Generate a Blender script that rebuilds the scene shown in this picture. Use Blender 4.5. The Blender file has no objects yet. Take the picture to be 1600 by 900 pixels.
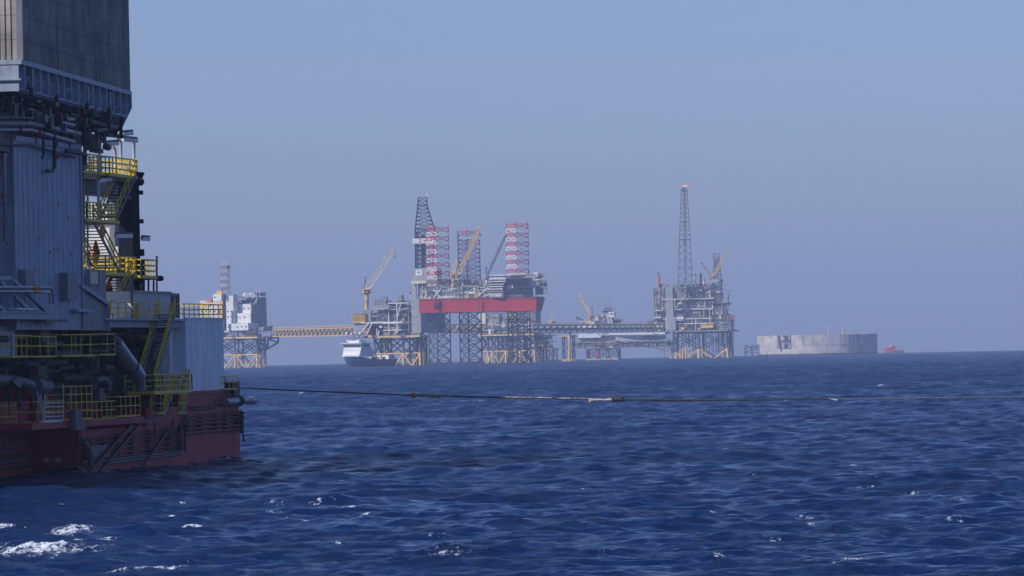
import bpy, math, random
import numpy as np
from mathutils import Vector, Matrix

random.seed(7)
rng = np.random.default_rng(11)
scene = bpy.context.scene
COL = scene.collection
R_EARTH = 6.371e6
CAM_H = 7.5
LENS = 200.0
FPX = LENS / 36.0 * 1600.0

# ------------------------------------------------------------------ camera
cd = bpy.data.cameras.new('camera')
cd.lens = LENS
cd.sensor_width = 36.0
cd.clip_start = 1.0
cd.clip_end = 60000.0
cam = bpy.data.objects.new('camera', cd)
COL.objects.link(cam)
PITCH = math.atan(99.8 / FPX)
ROLL = math.radians(1.16)
cam_rot = Matrix.Rotation(math.radians(90) + PITCH, 3, 'X') @ Matrix.Rotation(-ROLL, 3, 'Z')
cam.matrix_world = Matrix.Translation((0, 0, CAM_H)) @ cam_rot.to_4x4()
scene.camera = cam

# ------------------------------------------------------------------ sky, sun, exposure
SUN_EL = math.radians(40)
sun_h = Vector((-0.82, -0.57)).normalized()
SUN_DIR = Vector((sun_h.x * math.cos(SUN_EL), sun_h.y * math.cos(SUN_EL), math.sin(SUN_EL)))
world = bpy.data.worlds.new('World')
scene.world = world
world.use_nodes = True
nt = world.node_tree
for n in list(nt.nodes):
    nt.nodes.remove(n)
wo = nt.nodes.new('ShaderNodeOutputWorld')
bg = nt.nodes.new('ShaderNodeBackground')
sky = nt.nodes.new('ShaderNodeTexSky')
sky.sky_type = 'NISHITA'
sky.sun_disc = False
sky.sun_elevation = SUN_EL
sky.sun_rotation = math.atan2(sun_h.x, sun_h.y) % (2 * math.pi)
sky.altitude = 10
sky.air_density = 1.0
sky.dust_density = 0.6
sky.ozone_density = 3.0
tint = nt.nodes.new('ShaderNodeMix')
tint.data_type = 'RGBA'
tint.blend_type = 'MULTIPLY'
tint.inputs['Factor'].default_value = 1.0
tint.inputs['B'].default_value = (0.66, 0.76, 1.17, 1)
nt.links.new(sky.outputs[0], tint.inputs['A'])
nt.links.new(tint.outputs['Result'], bg.inputs['Color'])
bg.inputs['Strength'].default_value = 0.092
nt.links.new(bg.outputs[0], wo.inputs['Surface'])

sl = bpy.data.lights.new('sun', 'SUN')
sl.energy = 4.4
sl.angle = math.radians(0.53)
sl.color = (1.0, 0.95, 0.88)
sun = bpy.data.objects.new('sun', sl)
COL.objects.link(sun)
sun.rotation_euler = SUN_DIR.to_track_quat('Z', 'Y').to_euler()
sun.location = (0, 0, 300)

vs = scene.view_settings
vs.view_transform = 'Standard'
vs.look = 'None'
vs.exposure = 0.0
vs.gamma = 1.0
vs.use_curve_mapping = False
scene.render.engine = 'CYCLES'
scene.cycles.use_denoising = True
scene.cycles.max_bounces = 5
scene.cycles.diffuse_bounces = 2
scene.cycles.glossy_bounces = 3
scene.cycles.transmission_bounces = 2
scene.cycles.volume_bounces = 0
scene.cycles.sample_clamp_indirect = 4.0

# ------------------------------------------------------------------ helpers
def ray(px, py):
    d = cam_rot @ Vector(((px - 800) / FPX, (450 - py) / FPX, -1.0))
    return d / d.y

def at(px, py, D):
    d = ray(px, py)
    return Vector((d.x * D, D, CAM_H + d.z * D))

def sea_z(x, y):
    return -(x * x + y * y) / (2 * R_EARTH)

def srgb(r, g, b):
    f = lambda c: (c / 255 / 12.92) if c / 255 <= 0.04045 else ((c / 255 + 0.055) / 1.055) ** 2.4
    return (f(r), f(g), f(b), 1)

_mats = {}
def paint(name, col, rough=0.55, var=0.18, dirt=0.25, dirt_col=(0.09, 0.05, 0.03), scale=0.35, streak=6.0, metal=0.0, bump=0.0):
    """painted or raw surface with blotchy wear and vertical runs of dirt"""
    if name in _mats:
        return _mats[name]
    m = bpy.data.materials.new(name)
    m.use_nodes = True
    t = m.node_tree
    b = t.nodes['Principled BSDF']
    b.inputs['Roughness'].default_value = rough
    b.inputs['Metallic'].default_value = metal
    b.inputs['Specular IOR Level'].default_value = 0.22
    tc = t.nodes.new('ShaderNodeTexCoord')
    mp = t.nodes.new('ShaderNodeMapping')
    mp.inputs['Scale'].default_value = (scale * streak, scale * streak, scale)
    t.links.new(tc.outputs['Object'], mp.inputs['Vector'])
    n1 = t.nodes.new('ShaderNodeTexNoise')
    n1.inputs['Scale'].default_value = 1.0
    n1.inputs['Detail'].default_value = 5
    t.links.new(mp.outputs[0], n1.inputs['Vector'])
    r1 = t.nodes.new('ShaderNodeValToRGB')
    r1.color_ramp.elements[0].position = 0.52
    r1.color_ramp.elements[1].position = 0.78
    t.links.new(n1.outputs[0], r1.inputs[0])
    n2 = t.nodes.new('ShaderNodeTexNoise')
    n2.inputs['Scale'].default_value = scale * 1.7
    n2.inputs['Detail'].default_value = 4
    t.links.new(tc.outputs['Object'], n2.inputs['Vector'])
    mr = t.nodes.new('ShaderNodeMapRange')
    mr.inputs['From Min'].default_value = 0.3
    mr.inputs['From Max'].default_value = 0.7
    mr.inputs['To Min'].default_value = 1 - var
    mr.inputs['To Max'].default_value = 1 + var
    t.links.new(n2.outputs[0], mr.inputs['Value'])
    sc_ = t.nodes.new('ShaderNodeVectorMath')
    sc_.operation = 'SCALE'
    sc_.inputs[0].default_value = col[:3]
    t.links.new(mr.outputs[0], sc_.inputs['Scale'])
    mul = t.nodes.new('ShaderNodeMath')
    mul.operation = 'MULTIPLY'
    mul.inputs[1].default_value = dirt
    t.links.new(r1.outputs[0], mul.inputs[0])
    mx = t.nodes.new('ShaderNodeMix')
    mx.data_type = 'RGBA'
    t.links.new(mul.outputs[0], mx.inputs['Factor'])
    t.links.new(sc_.outputs[0], mx.inputs['A'])
    mx.inputs['B'].default_value = (*dirt_col, 1)
    t.links.new(mx.outputs['Result'], b.inputs['Base Color'])
    if bump:
        bp = t.nodes.new('ShaderNodeBump')
        bp.inputs['Strength'].default_value = bump
        bp.inputs['Distance'].default_value = 0.05
        t.links.new(n1.outputs[0], bp.inputs['Height'])
        t.links.new(bp.outputs[0], b.inputs['Normal'])
    _mats[name] = m
    return m

class MB:
    """collects shapes and links them as ONE mesh object"""
    def __init__(s):
        s.v = []; s.f = []; s.m = []; s.sm = []
    def add(s, vs_, fs, m=0, smooth=False):
        o = len(s.v)
        s.v.extend([tuple(p) for p in vs_])
        for f in fs:
            s.f.append(tuple(o + i for i in f)); s.m.append(m); s.sm.append(smooth)
    def hexa(s, b, t, m=0):
        s.add(list(b) + list(t), [(3, 2, 1, 0), (4, 5, 6, 7), (0, 1, 5, 4), (1, 2, 6, 5), (2, 3, 7, 6), (3, 0, 4, 7)], m)
    def prism(s, b, t, m=0):
        n = len(b)
        s.add(list(b) + list(t), [tuple(range(n - 1, -1, -1)), tuple(range(n, 2 * n))] + [(i, (i + 1) % n, n + (i + 1) % n, n + i) for i in range(n)], m)
    def bar(s, p, q, w, h=None, m=0):
        p = Vector(p); q = Vector(q); h = h or w
        d = q - p
        if d.length < 1e-6: return
        d.normalize()
        up = Vector((0, 0, 1)) if abs(d.z) < 0.95 else Vector((0, 1, 0))
        a = d.cross(up).normalized() * (w / 2)
        b = d.cross(a).normalized() * (h / 2)
        s.hexa([p - a - b, p + a - b, p + a + b, p - a + b], [q - a - b, q + a - b, q + a + b, q - a + b], m)
    def cyl(s, p, q, r, r2=None, n=10, m=0, smooth=True):
        p = Vector(p); q = Vector(q); r2 = r if r2 is None else r2
        d = (q - p)
        if d.length < 1e-6: return
        d.normalize()
        up = Vector((0, 0, 1)) if abs(d.z) < 0.95 else Vector((0, 1, 0))
        a = d.cross(up).normalized(); b = d.cross(a).normalized()
        vs_ = []
        for c, rr in ((p, r), (q, r2)):
            for i in range(n):
                t = 2 * math.pi * i / n
                vs_.append(c + a * (rr * math.cos(t)) + b * (rr * math.sin(t)))
        s.add(vs_, [(i, (i + 1) % n, n + (i + 1) % n, n + i) for i in range(n)], m, smooth)
        s.add(vs_, [tuple(range(n - 1, -1, -1)), tuple(range(n, 2 * n))], m)
    def tube(s, pts, r, n=8, m=0):
        pts = [Vector(p) for p in pts]
        rings = []
        pa = None
        for i, p in enumerate(pts):
            d = (pts[min(i + 1, len(pts) - 1)] - pts[max(i - 1, 0)]).normalized()
            if pa is None:
                up = Vector((0, 0, 1)) if abs(d.z) < 0.95 else Vector((0, 1, 0))
                a = d.cross(up).normalized()
            else:
                a = (pa - d * pa.dot(d)).normalized()
            pa = a
            b = d.cross(a)
            rr = r[i] if isinstance(r, (list, tuple)) else r
            rings.append([p + a * (rr * math.cos(2 * math.pi * k / n)) + b * (rr * math.sin(2 * math.pi * k / n)) for k in range(n)])
        vs_ = [v for rg in rings for v in rg]
        fs = []
        for i in range(len(pts) - 1):
            for k in range(n):
                fs.append((i * n + k, i * n + (k + 1) % n, (i + 1) * n + (k + 1) % n, (i + 1) * n + k))
        s.add(vs_, fs, m, True)
        s.add(vs_, [tuple(range(n - 1, -1, -1)), tuple(range((len(pts) - 1) * n, len(pts) * n))], m)
    def sphere(s, c, r, m=0, nu=10, nv=6, sz=1.0):
        c = Vector(c)
        vs_ = [c + Vector((r * math.sin(math.pi * j / nv) * math.cos(2 * math.pi * i / nu), r * math.sin(math.pi * j / nv) * math.sin(2 * math.pi * i / nu), sz * r * math.cos(math.pi * j / nv))) for j in range(nv + 1) for i in range(nu)]
        fs = [(j * nu + i, (j + 1) * nu + i, (j + 1) * nu + (i + 1) % nu, j * nu + (i + 1) % nu) for j in range(nv) for i in range(nu)]
        s.add(vs_, fs, m, True)
    def build(s, name, mats, parent=None, root=None):
        if not isinstance(mats, (list, tuple)): mats = [mats]
        org = Vector((0, 0, 0))
        r = parent
        while r is not None and r.parent is not None: r = r.parent
        if r is not None: org = r.location.copy()
        elif root is not None: org = Vector(root)
        me = bpy.data.meshes.new(name)
        arr = np.array(s.v, dtype=np.float64).reshape(-1, 3) - np.array(org)
        me.from_pydata(arr.tolist(), [], s.f)
        for mt in mats: me.materials.append(mt)
        me.polygons.foreach_set('material_index', s.m)
        me.polygons.foreach_set('use_smooth', s.sm)
        me.update()
        o = bpy.data.objects.new(name, me)
        COL.objects.link(o)
        if parent is not None: o.parent = parent
        else: o.location = org
        return o

def thing(name, loc, label, cat, group=None):
    o = bpy.data.objects.new(name, None)
    o.empty_display_size = 2
    COL.objects.link(o)
    o.location = Vector(loc)
    o['label'] = label; o['category'] = cat
    if group: o['group'] = group
    return o

def tag(o, label, cat, group=None):
    o['label'] = label; o['category'] = cat
    if group: o['group'] = group
    return o

# ------------------------------------------------------------------ haze
def make_haze():
    mb = MB()
    x, y0, y1, z0, z1 = 9000, -400, 15500, -26, 235
    mb.hexa([(-x, y0, z0), (x, y0, z0), (x, y1, z0), (-x, y1, z0)], [(-x, y0, z1), (x, y0, z1), (x, y1, z1), (-x, y1, z1)])
    m = bpy.data.materials.new('sea_haze')
    m.use_nodes = True
    t = m.node_tree
    for n in list(t.nodes): t.nodes.remove(n)
    out = t.nodes.new('ShaderNodeOutputMaterial')
    pv = t.nodes.new('ShaderNodeVolumePrincipled')
    pv.inputs['Color'].default_value = (0.525, 0.655, 1.0, 1)
    pv.inputs['Density'].default_value = 0.86e-4
    pv.inputs['Anisotropy'].default_value = 0.0
    t.links.new(pv.outputs[0], out.inputs['Volume'])
    o = mb.build('haze', m)
    o['kind'] = 'stuff'
    return o
make_haze()

# ------------------------------------------------------------------ sea
def water_material():
    m = bpy.data.materials.new('sea_water')
    m.use_nodes = True
    t = m.node_tree
    b = t.nodes['Principled BSDF']
    b.inputs['Roughness'].default_value = 0.09
    b.inputs['IOR'].default_value = 1.33
    b.inputs['Specular Tint'].default_value = (0.80, 0.91, 1.0, 1)
    geo = t.nodes.new('ShaderNodeNewGeometry')
    def noise(scale, sx, sy, detail, rough=0.6):
        mp = t.nodes.new('ShaderNodeMapping')
        mp.inputs['Scale'].default_value = (sx, sy, 1)
        t.links.new(geo.outputs['Position'], mp.inputs['Vector'])
        n = t.nodes.new('ShaderNodeTexNoise')
        n.inputs['Scale'].default_value = scale
        n.inputs['Detail'].default_value = detail
        n.inputs['Roughness'].default_value = rough
        t.links.new(mp.outputs[0], n.inputs['Vector'])
        return n
    n1 = noise(1.1, 0.75, 1.0, 6, 0.68)
    n2 = noise(0.14, 0.7, 1.0, 3)
    n3 = noise(5.0, 0.8, 1.0, 4, 0.7)
    # wind ruffles some patches of the water and leaves others smooth
    patch = noise(0.07, 1.0, 0.45, 4, 0.6)
    pr = t.nodes.new('ShaderNodeMapRange')
    pr.inputs['From Min'].default_value = 0.42
    pr.inputs['From Max'].default_value = 0.58
    patch2 = noise(0.33, 1.0, 0.10, 4, 0.65)
    pav = t.nodes.new('ShaderNodeMix'); pav.data_type = 'FLOAT'; pav.inputs['Factor'].default_value = 0.55
    t.links.new(patch.outputs[0], pav.inputs['A']); t.links.new(patch2.outputs[0], pav.inputs['B'])
    t.links.new(pav.outputs['Result'], pr.inputs['Value'])
    def bump(h, dist, strength, prev=None, drive=None):
        q = t.nodes.new('ShaderNodeBump')
        q.inputs['Distance'].default_value = dist
        q.inputs['Strength'].default_value = strength
        t.links.new(h.outputs[0], q.inputs['Height'])
        if prev: t.links.new(prev.outputs[0], q.inputs['Normal'])
        if drive: t.links.new(drive.outputs[0], q.inputs['Strength'])
        return q
    st = t.nodes.new('ShaderNodeMapRange')
    st.inputs['To Min'].default_value = 0.25
    st.inputs['To Max'].default_value = 1.0
    t.links.new(pr.outputs[0], st.inputs['Value'])
    bp2 = bump(n2, 1.3, 0.6)
    bp1 = bump(n1, 0.55, 1.0, bp2, st)
    bp = bump(n3, 0.07, 1.0, bp1, st)
    t.links.new(bp.outputs[0], b.inputs['Normal'])
    # foam: an attribute written at the breaking crests, broken up by noise
    at_ = t.nodes.new('ShaderNodeAttribute')
    at_.attribute_name = 'foam'
    nf = noise(3.2, 1.0, 0.5, 8, 0.8)
    ns = t.nodes.new('ShaderNodeMapRange'); ns.inputs['From Min'].default_value = 0.34; ns.inputs['From Max'].default_value = 0.66
    t.links.new(nf.outputs[0], ns.inputs['Value'])
    add = t.nodes.new('ShaderNodeMath'); add.operation = 'ADD'
    t.links.new(at_.outputs['Fac'], add.inputs[0]); t.links.new(ns.outputs[0], add.inputs[1])
    rp = t.nodes.new('ShaderNodeMapRange')
    rp.inputs['From Min'].default_value = 1.0
    rp.inputs['From Max'].default_value = 1.3
    t.links.new(add.outputs[0], rp.inputs['Value'])
    mx = t.nodes.new('ShaderNodeMix'); mx.data_type = 'RGBA'
    t.links.new(rp.outputs[0], mx.inputs['Factor'])
    mx.inputs['A'].default_value = (0.0005, 0.013, 0.066, 1)
    mx.inputs['B'].default_value = (0.72, 0.78, 0.85, 1)
    t.links.new(mx.outputs['Result'], b.inputs['Base Color'])
    # waves too small for the mesh count as roughness: more of them per cell farther out
    ln = t.nodes.new('ShaderNodeVectorMath'); ln.operation = 'LENGTH'
    t.links.new(geo.outputs['Position'], ln.inputs[0])
    far = t.nodes.new('ShaderNodeMapRange')
    far.inputs['From Min'].default_value = 200; far.inputs['From Max'].default_value = 1300
    far.inputs['To Min'].default_value = 0.08; far.inputs['To Max'].default_value = 0.30
    t.links.new(ln.outputs['Value'], far.inputs['Value'])
    pm = t.nodes.new('ShaderNodeMath'); pm.operation = 'MULTIPLY_ADD'
    t.links.new(pr.outputs[0], pm.inputs[0]); pm.inputs[1].default_value = 0.14
    t.links.new(far.outputs[0], pm.inputs[2])
    rr = t.nodes.new('ShaderNodeMix'); rr.data_type = 'FLOAT'
    t.links.new(rp.outputs[0], rr.inputs['Factor'])
    t.links.new(pm.outputs[0], rr.inputs['A'])
    rr.inputs['B'].default_value = 0.85
    t.links.new(rr.outputs['Result'], b.inputs['Roughness'])
    return m

def make_sea():
    # rows: fine where the picture resolves waves, growing with distance
    ys = list(np.linspace(-380, 140, 14))
    y = 170.0
    while y < 15300:
        ys.append(y)
        y += min(0.15 + 0.22 * ((y - 170) / 250.0) ** 1.2, 1.7) if y < 2300 else y * 0.0035
    ys = np.array(ys)
    tmax = 800 / FPX
    tc = np.linspace(-tmax * 1.3, tmax * 1.3, 660)
    side = tmax * 1.3 * np.geomspace(1.02, 10.5, 26)
    ts = np.concatenate([-side[::-1], tc, side])
    ny, nx = len(ys), len(ts)
    Y = np.repeat(ys[:, None], nx, 1).astype(np.float64)
    X = np.maximum(Y, 150.0) * ts[None, :]
    wide = np.where(np.abs(ts) > tmax * 1.31, 1.0, 0.0)
    X = X + np.sign(ts)[None, :] * wide[None, :] * 0
    dy = np.gradient(ys)
    dx = np.gradient(ts)
    gy = np.repeat(dy[:, None], nx, 1)
    gx = np.maximum(Y, 150) * dx[None, :]
    Z = np.zeros_like(X); DX = np.zeros_like(X); DY = np.zeros_like(X)
    r = np.random.default_rng(5)
    N = 150
    lam = np.geomspace(0.55, 40, N) * r.uniform(0.96, 1.04, N)
    wind = math.radians(-100)
    ngrid = slice(14, ny)
    for L in lam:
        k = 2 * math.pi / L
        # slope spectrum roughly flat between 2 and 15 m, falling for the longest
        slope = 0.034 if L < 2.5 else (0.022 if L < 5 else (0.013 if L < 9 else 0.012))
        if L > 24: slope *= (24 / L)
        th = wind + r.normal(0, 0.5 if L > 4 else 0.75)
        A = slope / k * r.uniform(0.6, 1.5)
        kx, ky = k * math.cos(th), k * math.sin(th)
        ph = r.uniform(0, 6.283)
        live = np.nonzero((abs(ky) * dy < 2.64) & (ys > 160))[0]
        if len(live) == 0: continue
        n1 = live[-1] + 1
        R_ = slice(14, n1)
        a = np.abs(ky) * gy[R_] + np.abs(kx) * gx[R_]
        fade = np.clip(2.2 - a / 1.2, 0, 1)
        arg = kx * X[R_] + ky * Y[R_] + ph
        g = 1 + 0.5 * np.sin(arg * 0.13 + ph * 3)
        w = (A * fade * g).astype(np.float32)
        arg = np.remainder(arg, 2 * math.pi).astype(np.float32)
        c = np.cos(arg); s_ = np.sin(arg)
        Z[R_] += w * c
        DX[R_] -= w * 0.9 * (kx / k) * s_
        DY[R_] -= w * 0.9 * (ky / k) * s_
    del c, s_, arg, g, w, a, fade
    gradY = np.gradient(Z, axis=0) / gy
    gradX = np.gradient(Z, axis=1) / np.maximum(gx, 1e-3)
    sl_ = np.sqrt(gradX ** 2 + gradY ** 2)
    foam = np.zeros_like(X)
    # whitecaps where chosen
    def cap(px, py, wx, wy, amp, lift=0.0, skew=0.0):
        d = ray(px, py)
        D = CAM_H / (-d.z)
        for _ in range(4):
            D = (CAM_H - sea_z(d.x * D, D)) / (-d.z)
        cx, cy = d.x * D, D
        i0 = np.searchsorted(ys, cy - 3.2 * wy); i1 = np.searchsorted(ys, cy + 3.2 * wy)
        if i1 <= i0 + 1: i0 = max(i0 - 1, 0); i1 = i0 + 2
        xx = X[i0:i1] - cx; yy = Y[i0:i1] - cy - skew * xx
        e = np.exp(-(xx / wx) ** 2 - (yy / wy) ** 2)
        foam[i0:i1] = np.maximum(foam[i0:i1], amp * .88 * e ** .6)
        if lift: Z[i0:i1] += lift * e * (1 + 0.45 * np.sin(xx * 3.1 + yy * 1.3) * np.sin(xx * 1.7 - yy * 2.3)) + lift * .25 * e * r.random(xx.shape)
    B = [(60, 858, 1.9, 3.0, .86, .34, .3), (110, 846, .9, 1.6, .8, .22, .2), (5, 862, 1.0, 2.2, .8, .15, 0), (10, 842, .7, 1.0, .72, .1, 0),
         (300, 823, .55, 1.0, .85, .20, 0), (285, 829, .8, 1.1, .62, .08, 0), (555, 802, .55, .9, .8, .12, .3), (480, 818, .4, .5, .68, 0, 0),
         (230, 890, 1.3, 1.7, .74, .15, 0), (170, 893, .8, 1.2, .6, .06, 0), (300, 873, .8, .8, .58, .05, 0), (320, 787, .5, .8, .66, .1, 0), (65, 835, .3, .6, .7, .1, 0),
         (88, 788, .35, .6, .66, 0, 0), (105, 757, .8, 1.0, .62, 0, 0), (530, 853, .7, .8, .5, 0, 0), (645, 864, .3, .5, .66, .05, 0),
         (700, 872, .7, .7, .62, .06, 0), (730, 862, .3, .5, .66, .05, 0), (1340, 879, .5, .6, .66, .08, 0), (1315, 887, .5, .6, .6, 0, 0), (1065, 884, .22, .4, .68, 0, 0),
         (1290, 884, .6, .5, .52, 0, 0), (465, 766, .25, .5, .7, .05, 0), (415, 793, .3, .5, .62, 0, 0), (1150, 727, .3, .6, .7, 0, 0), (1030, 764, .2, .5, .64, 0, 0), (540, 753, .3, .5, .6, 0, 0),
         (1390, 607, 1.6, 4, .82, 0, 0), (1375, 605, 1.0, 3, .78, 0, 0), (1400, 610, 1.2, 3, .78, 0, 0), (1060, 573, 2, 6, .7, 0, 0), (1035, 600, 1.2, 4, .8, 0, 0),
         (655, 593, 1.6, 5, .8, 0, 0), (735, 575, 2.5, 6, .8, 0, 0), (573, 594, 1, 4, .75, 0, 0), (470, 617, .8, 2, .75, 0, 0), (450, 625, 1.0, 2.5, .7, 0, 0), (750, 630, .7, 1.5, .8, 0, 0), (1385, 669, .8, 1.5, .78, 0, 0),
         (1160, 562, 2, 8, .8, 0, 0), (1175, 564, 2, 8, .8, 0, 0), (1130, 594, .9, 3, .7, 0, 0), (1500, 575, 2.5, 9, .65, 0, 0), (1540, 578, 2, 8, .65, 0, 0)]
    B += [(40 + r.uniform(-60, 130), 857 + r.uniform(-12, 14), r.uniform(.4, 1.3), r.uniform(.5, 1.2), r.uniform(.45, .75), .04, r.uniform(.1, .4)) for _ in range(16)]
    B += [(r.uniform(250, 1500), r.uniform(770, 895), r.uniform(.15, .5), r.uniform(.4, .9), r.uniform(.45, .72), .03, 0) for _ in range(16)]
    for b_ in B: cap(*b_)
    for _ in range(210):
        py = 556 + 330 * r.random() ** 2.2
        px = r.uniform(0, 1600)
        s = r.uniform(0.2, 0.6)
        k2 = 1.0 if py > 640 else 1.7
        cap(px, py, s * k2, s * 2.0 * k2, r.uniform(0.42, 0.68), 0.03, r.uniform(-.4, .4))
    crest = np.clip((Z - 0.35) * 1.2, 0, 0.5) * np.clip((sl_ - 0.18) * 3, 0, 1)
    foam = np.maximum(foam, np.clip(crest * 0.9, 0, 0.5))
    # surge along the hull of the near rig
    ox, oy, ex, ey = -19.98, 420.0, 0.1628, 0.9867
    uu = (X - ox) * ex + (Y - oy) * ey; oo = (X - ox) * ey - (Y - oy) * ex
    ed = np.where(uu > -48, np.abs(oo - .2), np.abs(oo + 3.1)); ed = np.where(uu > 0.3, 9, ed)
    foam = np.maximum(foam, .58 * np.exp(-(ed / .9) ** 2) * (0.75 + .35 * np.sin(uu * .9) * np.sin(uu * .37 + 1)))
    Z += sea_z(X, Y)
    co = np.stack([X + DX, Y + DY, Z], -1).reshape(-1, 3).astype(np.float32)
    me = bpy.data.meshes.new('sea')
    idx = np.arange(ny * nx).reshape(ny, nx)
    q = np.stack([idx[:-1, :-1], idx[:-1, 1:], idx[1:, 1:], idx[1:, :-1]], -1).reshape(-1, 4)
    me.vertices.add(len(co)); me.vertices.foreach_set('co', co.ravel())
    me.loops.add(q.size); me.loops.foreach_set('vertex_index', q.ravel().astype(np.int32))
    me.polygons.add(len(q)); me.polygons.foreach_set('loop_start', np.arange(0, q.size, 4, dtype=np.int32))
    me.polygons.foreach_set('use_smooth', np.ones(len(q), dtype=bool))
    me.update(calc_edges=True)
    a = me.attributes.new('foam', 'FLOAT', 'POINT')
    a.data.foreach_set('value', foam.astype(np.float32).ravel())
    me.materials.append(water_material())
    o = bpy.data.objects.new('sea', me)
    COL.objects.link(o)
    o['kind'] = 'structure'
    open('/tmp/sea.txt','w').write(str((ny,nx,Z.std(),sl_[14:900,50:-50].std(),np.sqrt((gradY[14:900,50:-50]**2).mean()))))
    print('sea', ny, nx, 'rms z', Z.std(), 'slope', sl_[14:900].std())
    return o
make_sea()
# ================================================================== materials for the field
M = {}
M['conc'] = paint('weathered_concrete', (0.52, 0.48, 0.43), 0.85, 0.3, 0.85, (0.16, 0.13, 0.11), 0.05, 3.5)
M['white'] = paint('white_paint', (0.74, 0.74, 0.72), 0.5, 0.08, 0.25, (0.30, 0.24, 0.18), 0.08, 5)
M['cream'] = paint('cream_paint', (0.68, 0.63, 0.50), 0.55, 0.14, 0.3, (0.20, 0.14, 0.10), 0.08, 5)
M['grey'] = paint('grey_cladding', (0.33, 0.34, 0.35), 0.6, 0.15, 0.3, (0.12, 0.10, 0.09), 0.09, 5)
M['midgrey'] = paint('mid_grey_paint', (0.22, 0.235, 0.26), 0.6, 0.2, 0.35, (0.10, 0.07, 0.05), 0.12, 5)
M['dark'] = paint('dark_steel', (0.045, 0.05, 0.06), 0.6, 0.3, 0.3, (0.08, 0.045, 0.03), 0.2, 4)
M['steel'] = paint('painted_steel', (0.14, 0.14, 0.145), 0.55, 0.25, 0.4, (0.13, 0.07, 0.045), 0.2, 4)
M['yellow'] = paint('yellow_paint', (0.78, 0.46, 0.06), 0.55, 0.15, 0.35, (0.20, 0.09, 0.03), 0.15, 5)
M['tan'] = paint('weathered_yellow', (0.75, 0.50, 0.19), 0.6, 0.2, 0.4, (0.18, 0.09, 0.05), 0.15, 5)
M['orange'] = paint('orange_paint', (0.62, 0.20, 0.03), 0.5, 0.12, 0.2, (0.2, 0.08, 0.03), 0.15, 5)
M['red'] = paint('red_hull_paint', (0.62, 0.055, 0.055), 0.5, 0.10, 0.2, (0.22, 0.05, 0.04), 0.05, 6)
M['pink'] = paint('red_leg_paint', (0.55, 0.045, 0.07), 0.5, 0.1, 0.1, (0.2, 0.05, 0.04), 0.2, 4)
M['rust'] = paint('rusty_steel', (0.20, 0.085, 0.045), 0.8, 0.3, 0.4, (0.07, 0.035, 0.02), 0.2, 4)
M['legw'] = paint('white_leg_paint', (0.72, 0.72, 0.72), 0.5, 0.1, 0.1, (0.3, 0.2, 0.15), 0.2, 4)
M['navy'] = paint('navy_hull_paint', (0.03, 0.06, 0.2), 0.4, 0.2, 0.15, (0.08, 0.06, 0.06), 0.1, 5)
M['glass'] = paint('dark_window', (0.02, 0.025, 0.03), 0.15, 0.1, 0.0)

PHI = math.radians(27)

class Yaw:
    """frame turned so that its front faces the camera and the left, its side the right"""
    def __init__(s, px, py, D, phi=PHI):
        p = at(px, py, D)
        s.c = p; s.D = D; s.phi = phi
        s.e1 = Vector((-math.cos(phi), math.sin(phi), 0))
        s.e2 = Vector((math.sin(phi), math.cos(phi), 0))
        s.s = D / FPX
    def p(s, a, b, z):
        return Vector((s.c.x, s.c.y, 0)) + s.e1 * a + s.e2 * b + Vector((0, 0, z))
    def z(s, py, px=None):
        if px is None: px = 800 + s.c.x / s.c.y * FPX
        # roll: find the height seen at this pixel row above the corner
        return at(px, py, s.D).z
    def a(s, px, py):
        r = ray(px, py); return (s.c.x - r.x * s.c.y) / (math.cos(s.phi) + r.x * math.sin(s.phi))
    def b(s, px, py):
        r = ray(px, py); return (s.c.x - r.x * s.c.y) / (r.x * math.cos(s.phi) - math.sin(s.phi))
    def box(s, mb, a0, a1, b0, b1, z0, z1, m=0):
        B = [s.p(a1, b0, z0), s.p(a0, b0, z0), s.p(a0, b1, z0), s.p(a1, b1, z0)]
        T = [Vector((v.x, v.y, z1)) for v in B]
        mb.hexa(B, T, m)

def blk(mb, pL, pC, pR, yT, yB, D, m=0, phi=PHI, depth=None):
    """box by the picture columns of its left edge, near corner and right edge"""
    f = Yaw(pC, yB, D, phi)
    w1 = f.a(pL, yB) if pL < pC else 8.0
    w2 = f.b(pR, yB) if pR > pC else (depth or 15.0)
    z0 = f.c.z; z1 = f.z(yT, pC)
    f.box(mb, 0, w1, 0, w2, z0, z1, m)
    f.w1, f.w2, f.z0, f.z1 = w1, w2, z0, z1
    return f

def windows_on(parent, f, rows, cols, a0=None, a1=None, zf=(0.1, 0.92), size=(1.1, 0.9), mat='glass', side=False, skip=0.0):
    W = f.w2 if side else f.w1
    for i in range(rows):
        z = f.z0 + (f.z1 - f.z0) * (zf[0] + (zf[1] - zf[0]) * (i + 0.5) / rows)
        for j in range(cols):
            if random.random() < skip: continue
            u = W * (j + 0.5) / cols
            mb = MB()
            if side: f.box(mb, -0.08, 0.04, u - size[0] / 2, u + size[0] / 2, z - size[1] / 2, z + size[1] / 2)
            else: f.box(mb, u - size[0] / 2, u + size[0] / 2, -0.08, 0.04, z - size[1] / 2, z + size[1] / 2)
            mb.build('window', M[mat], parent)

def rail(mb, pts, h=1.1, r=0.06, step=2.0, m=0, bars=2):
    for p, q in zip(pts[:-1], pts[1:]):
        p = Vector(p); q = Vector(q); L = (q - p).length
        n = max(1, int(round(L / step)))
        for i in range(n + 1):
            b = p.lerp(q, i / n); mb.bar(b, b + Vector((0, 0, h)), r, m=m)
        for k in range(1, bars + 1):
            o = Vector((0, 0, h * k / bars)); mb.bar(p + o, q + o, r, m=m)

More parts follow.
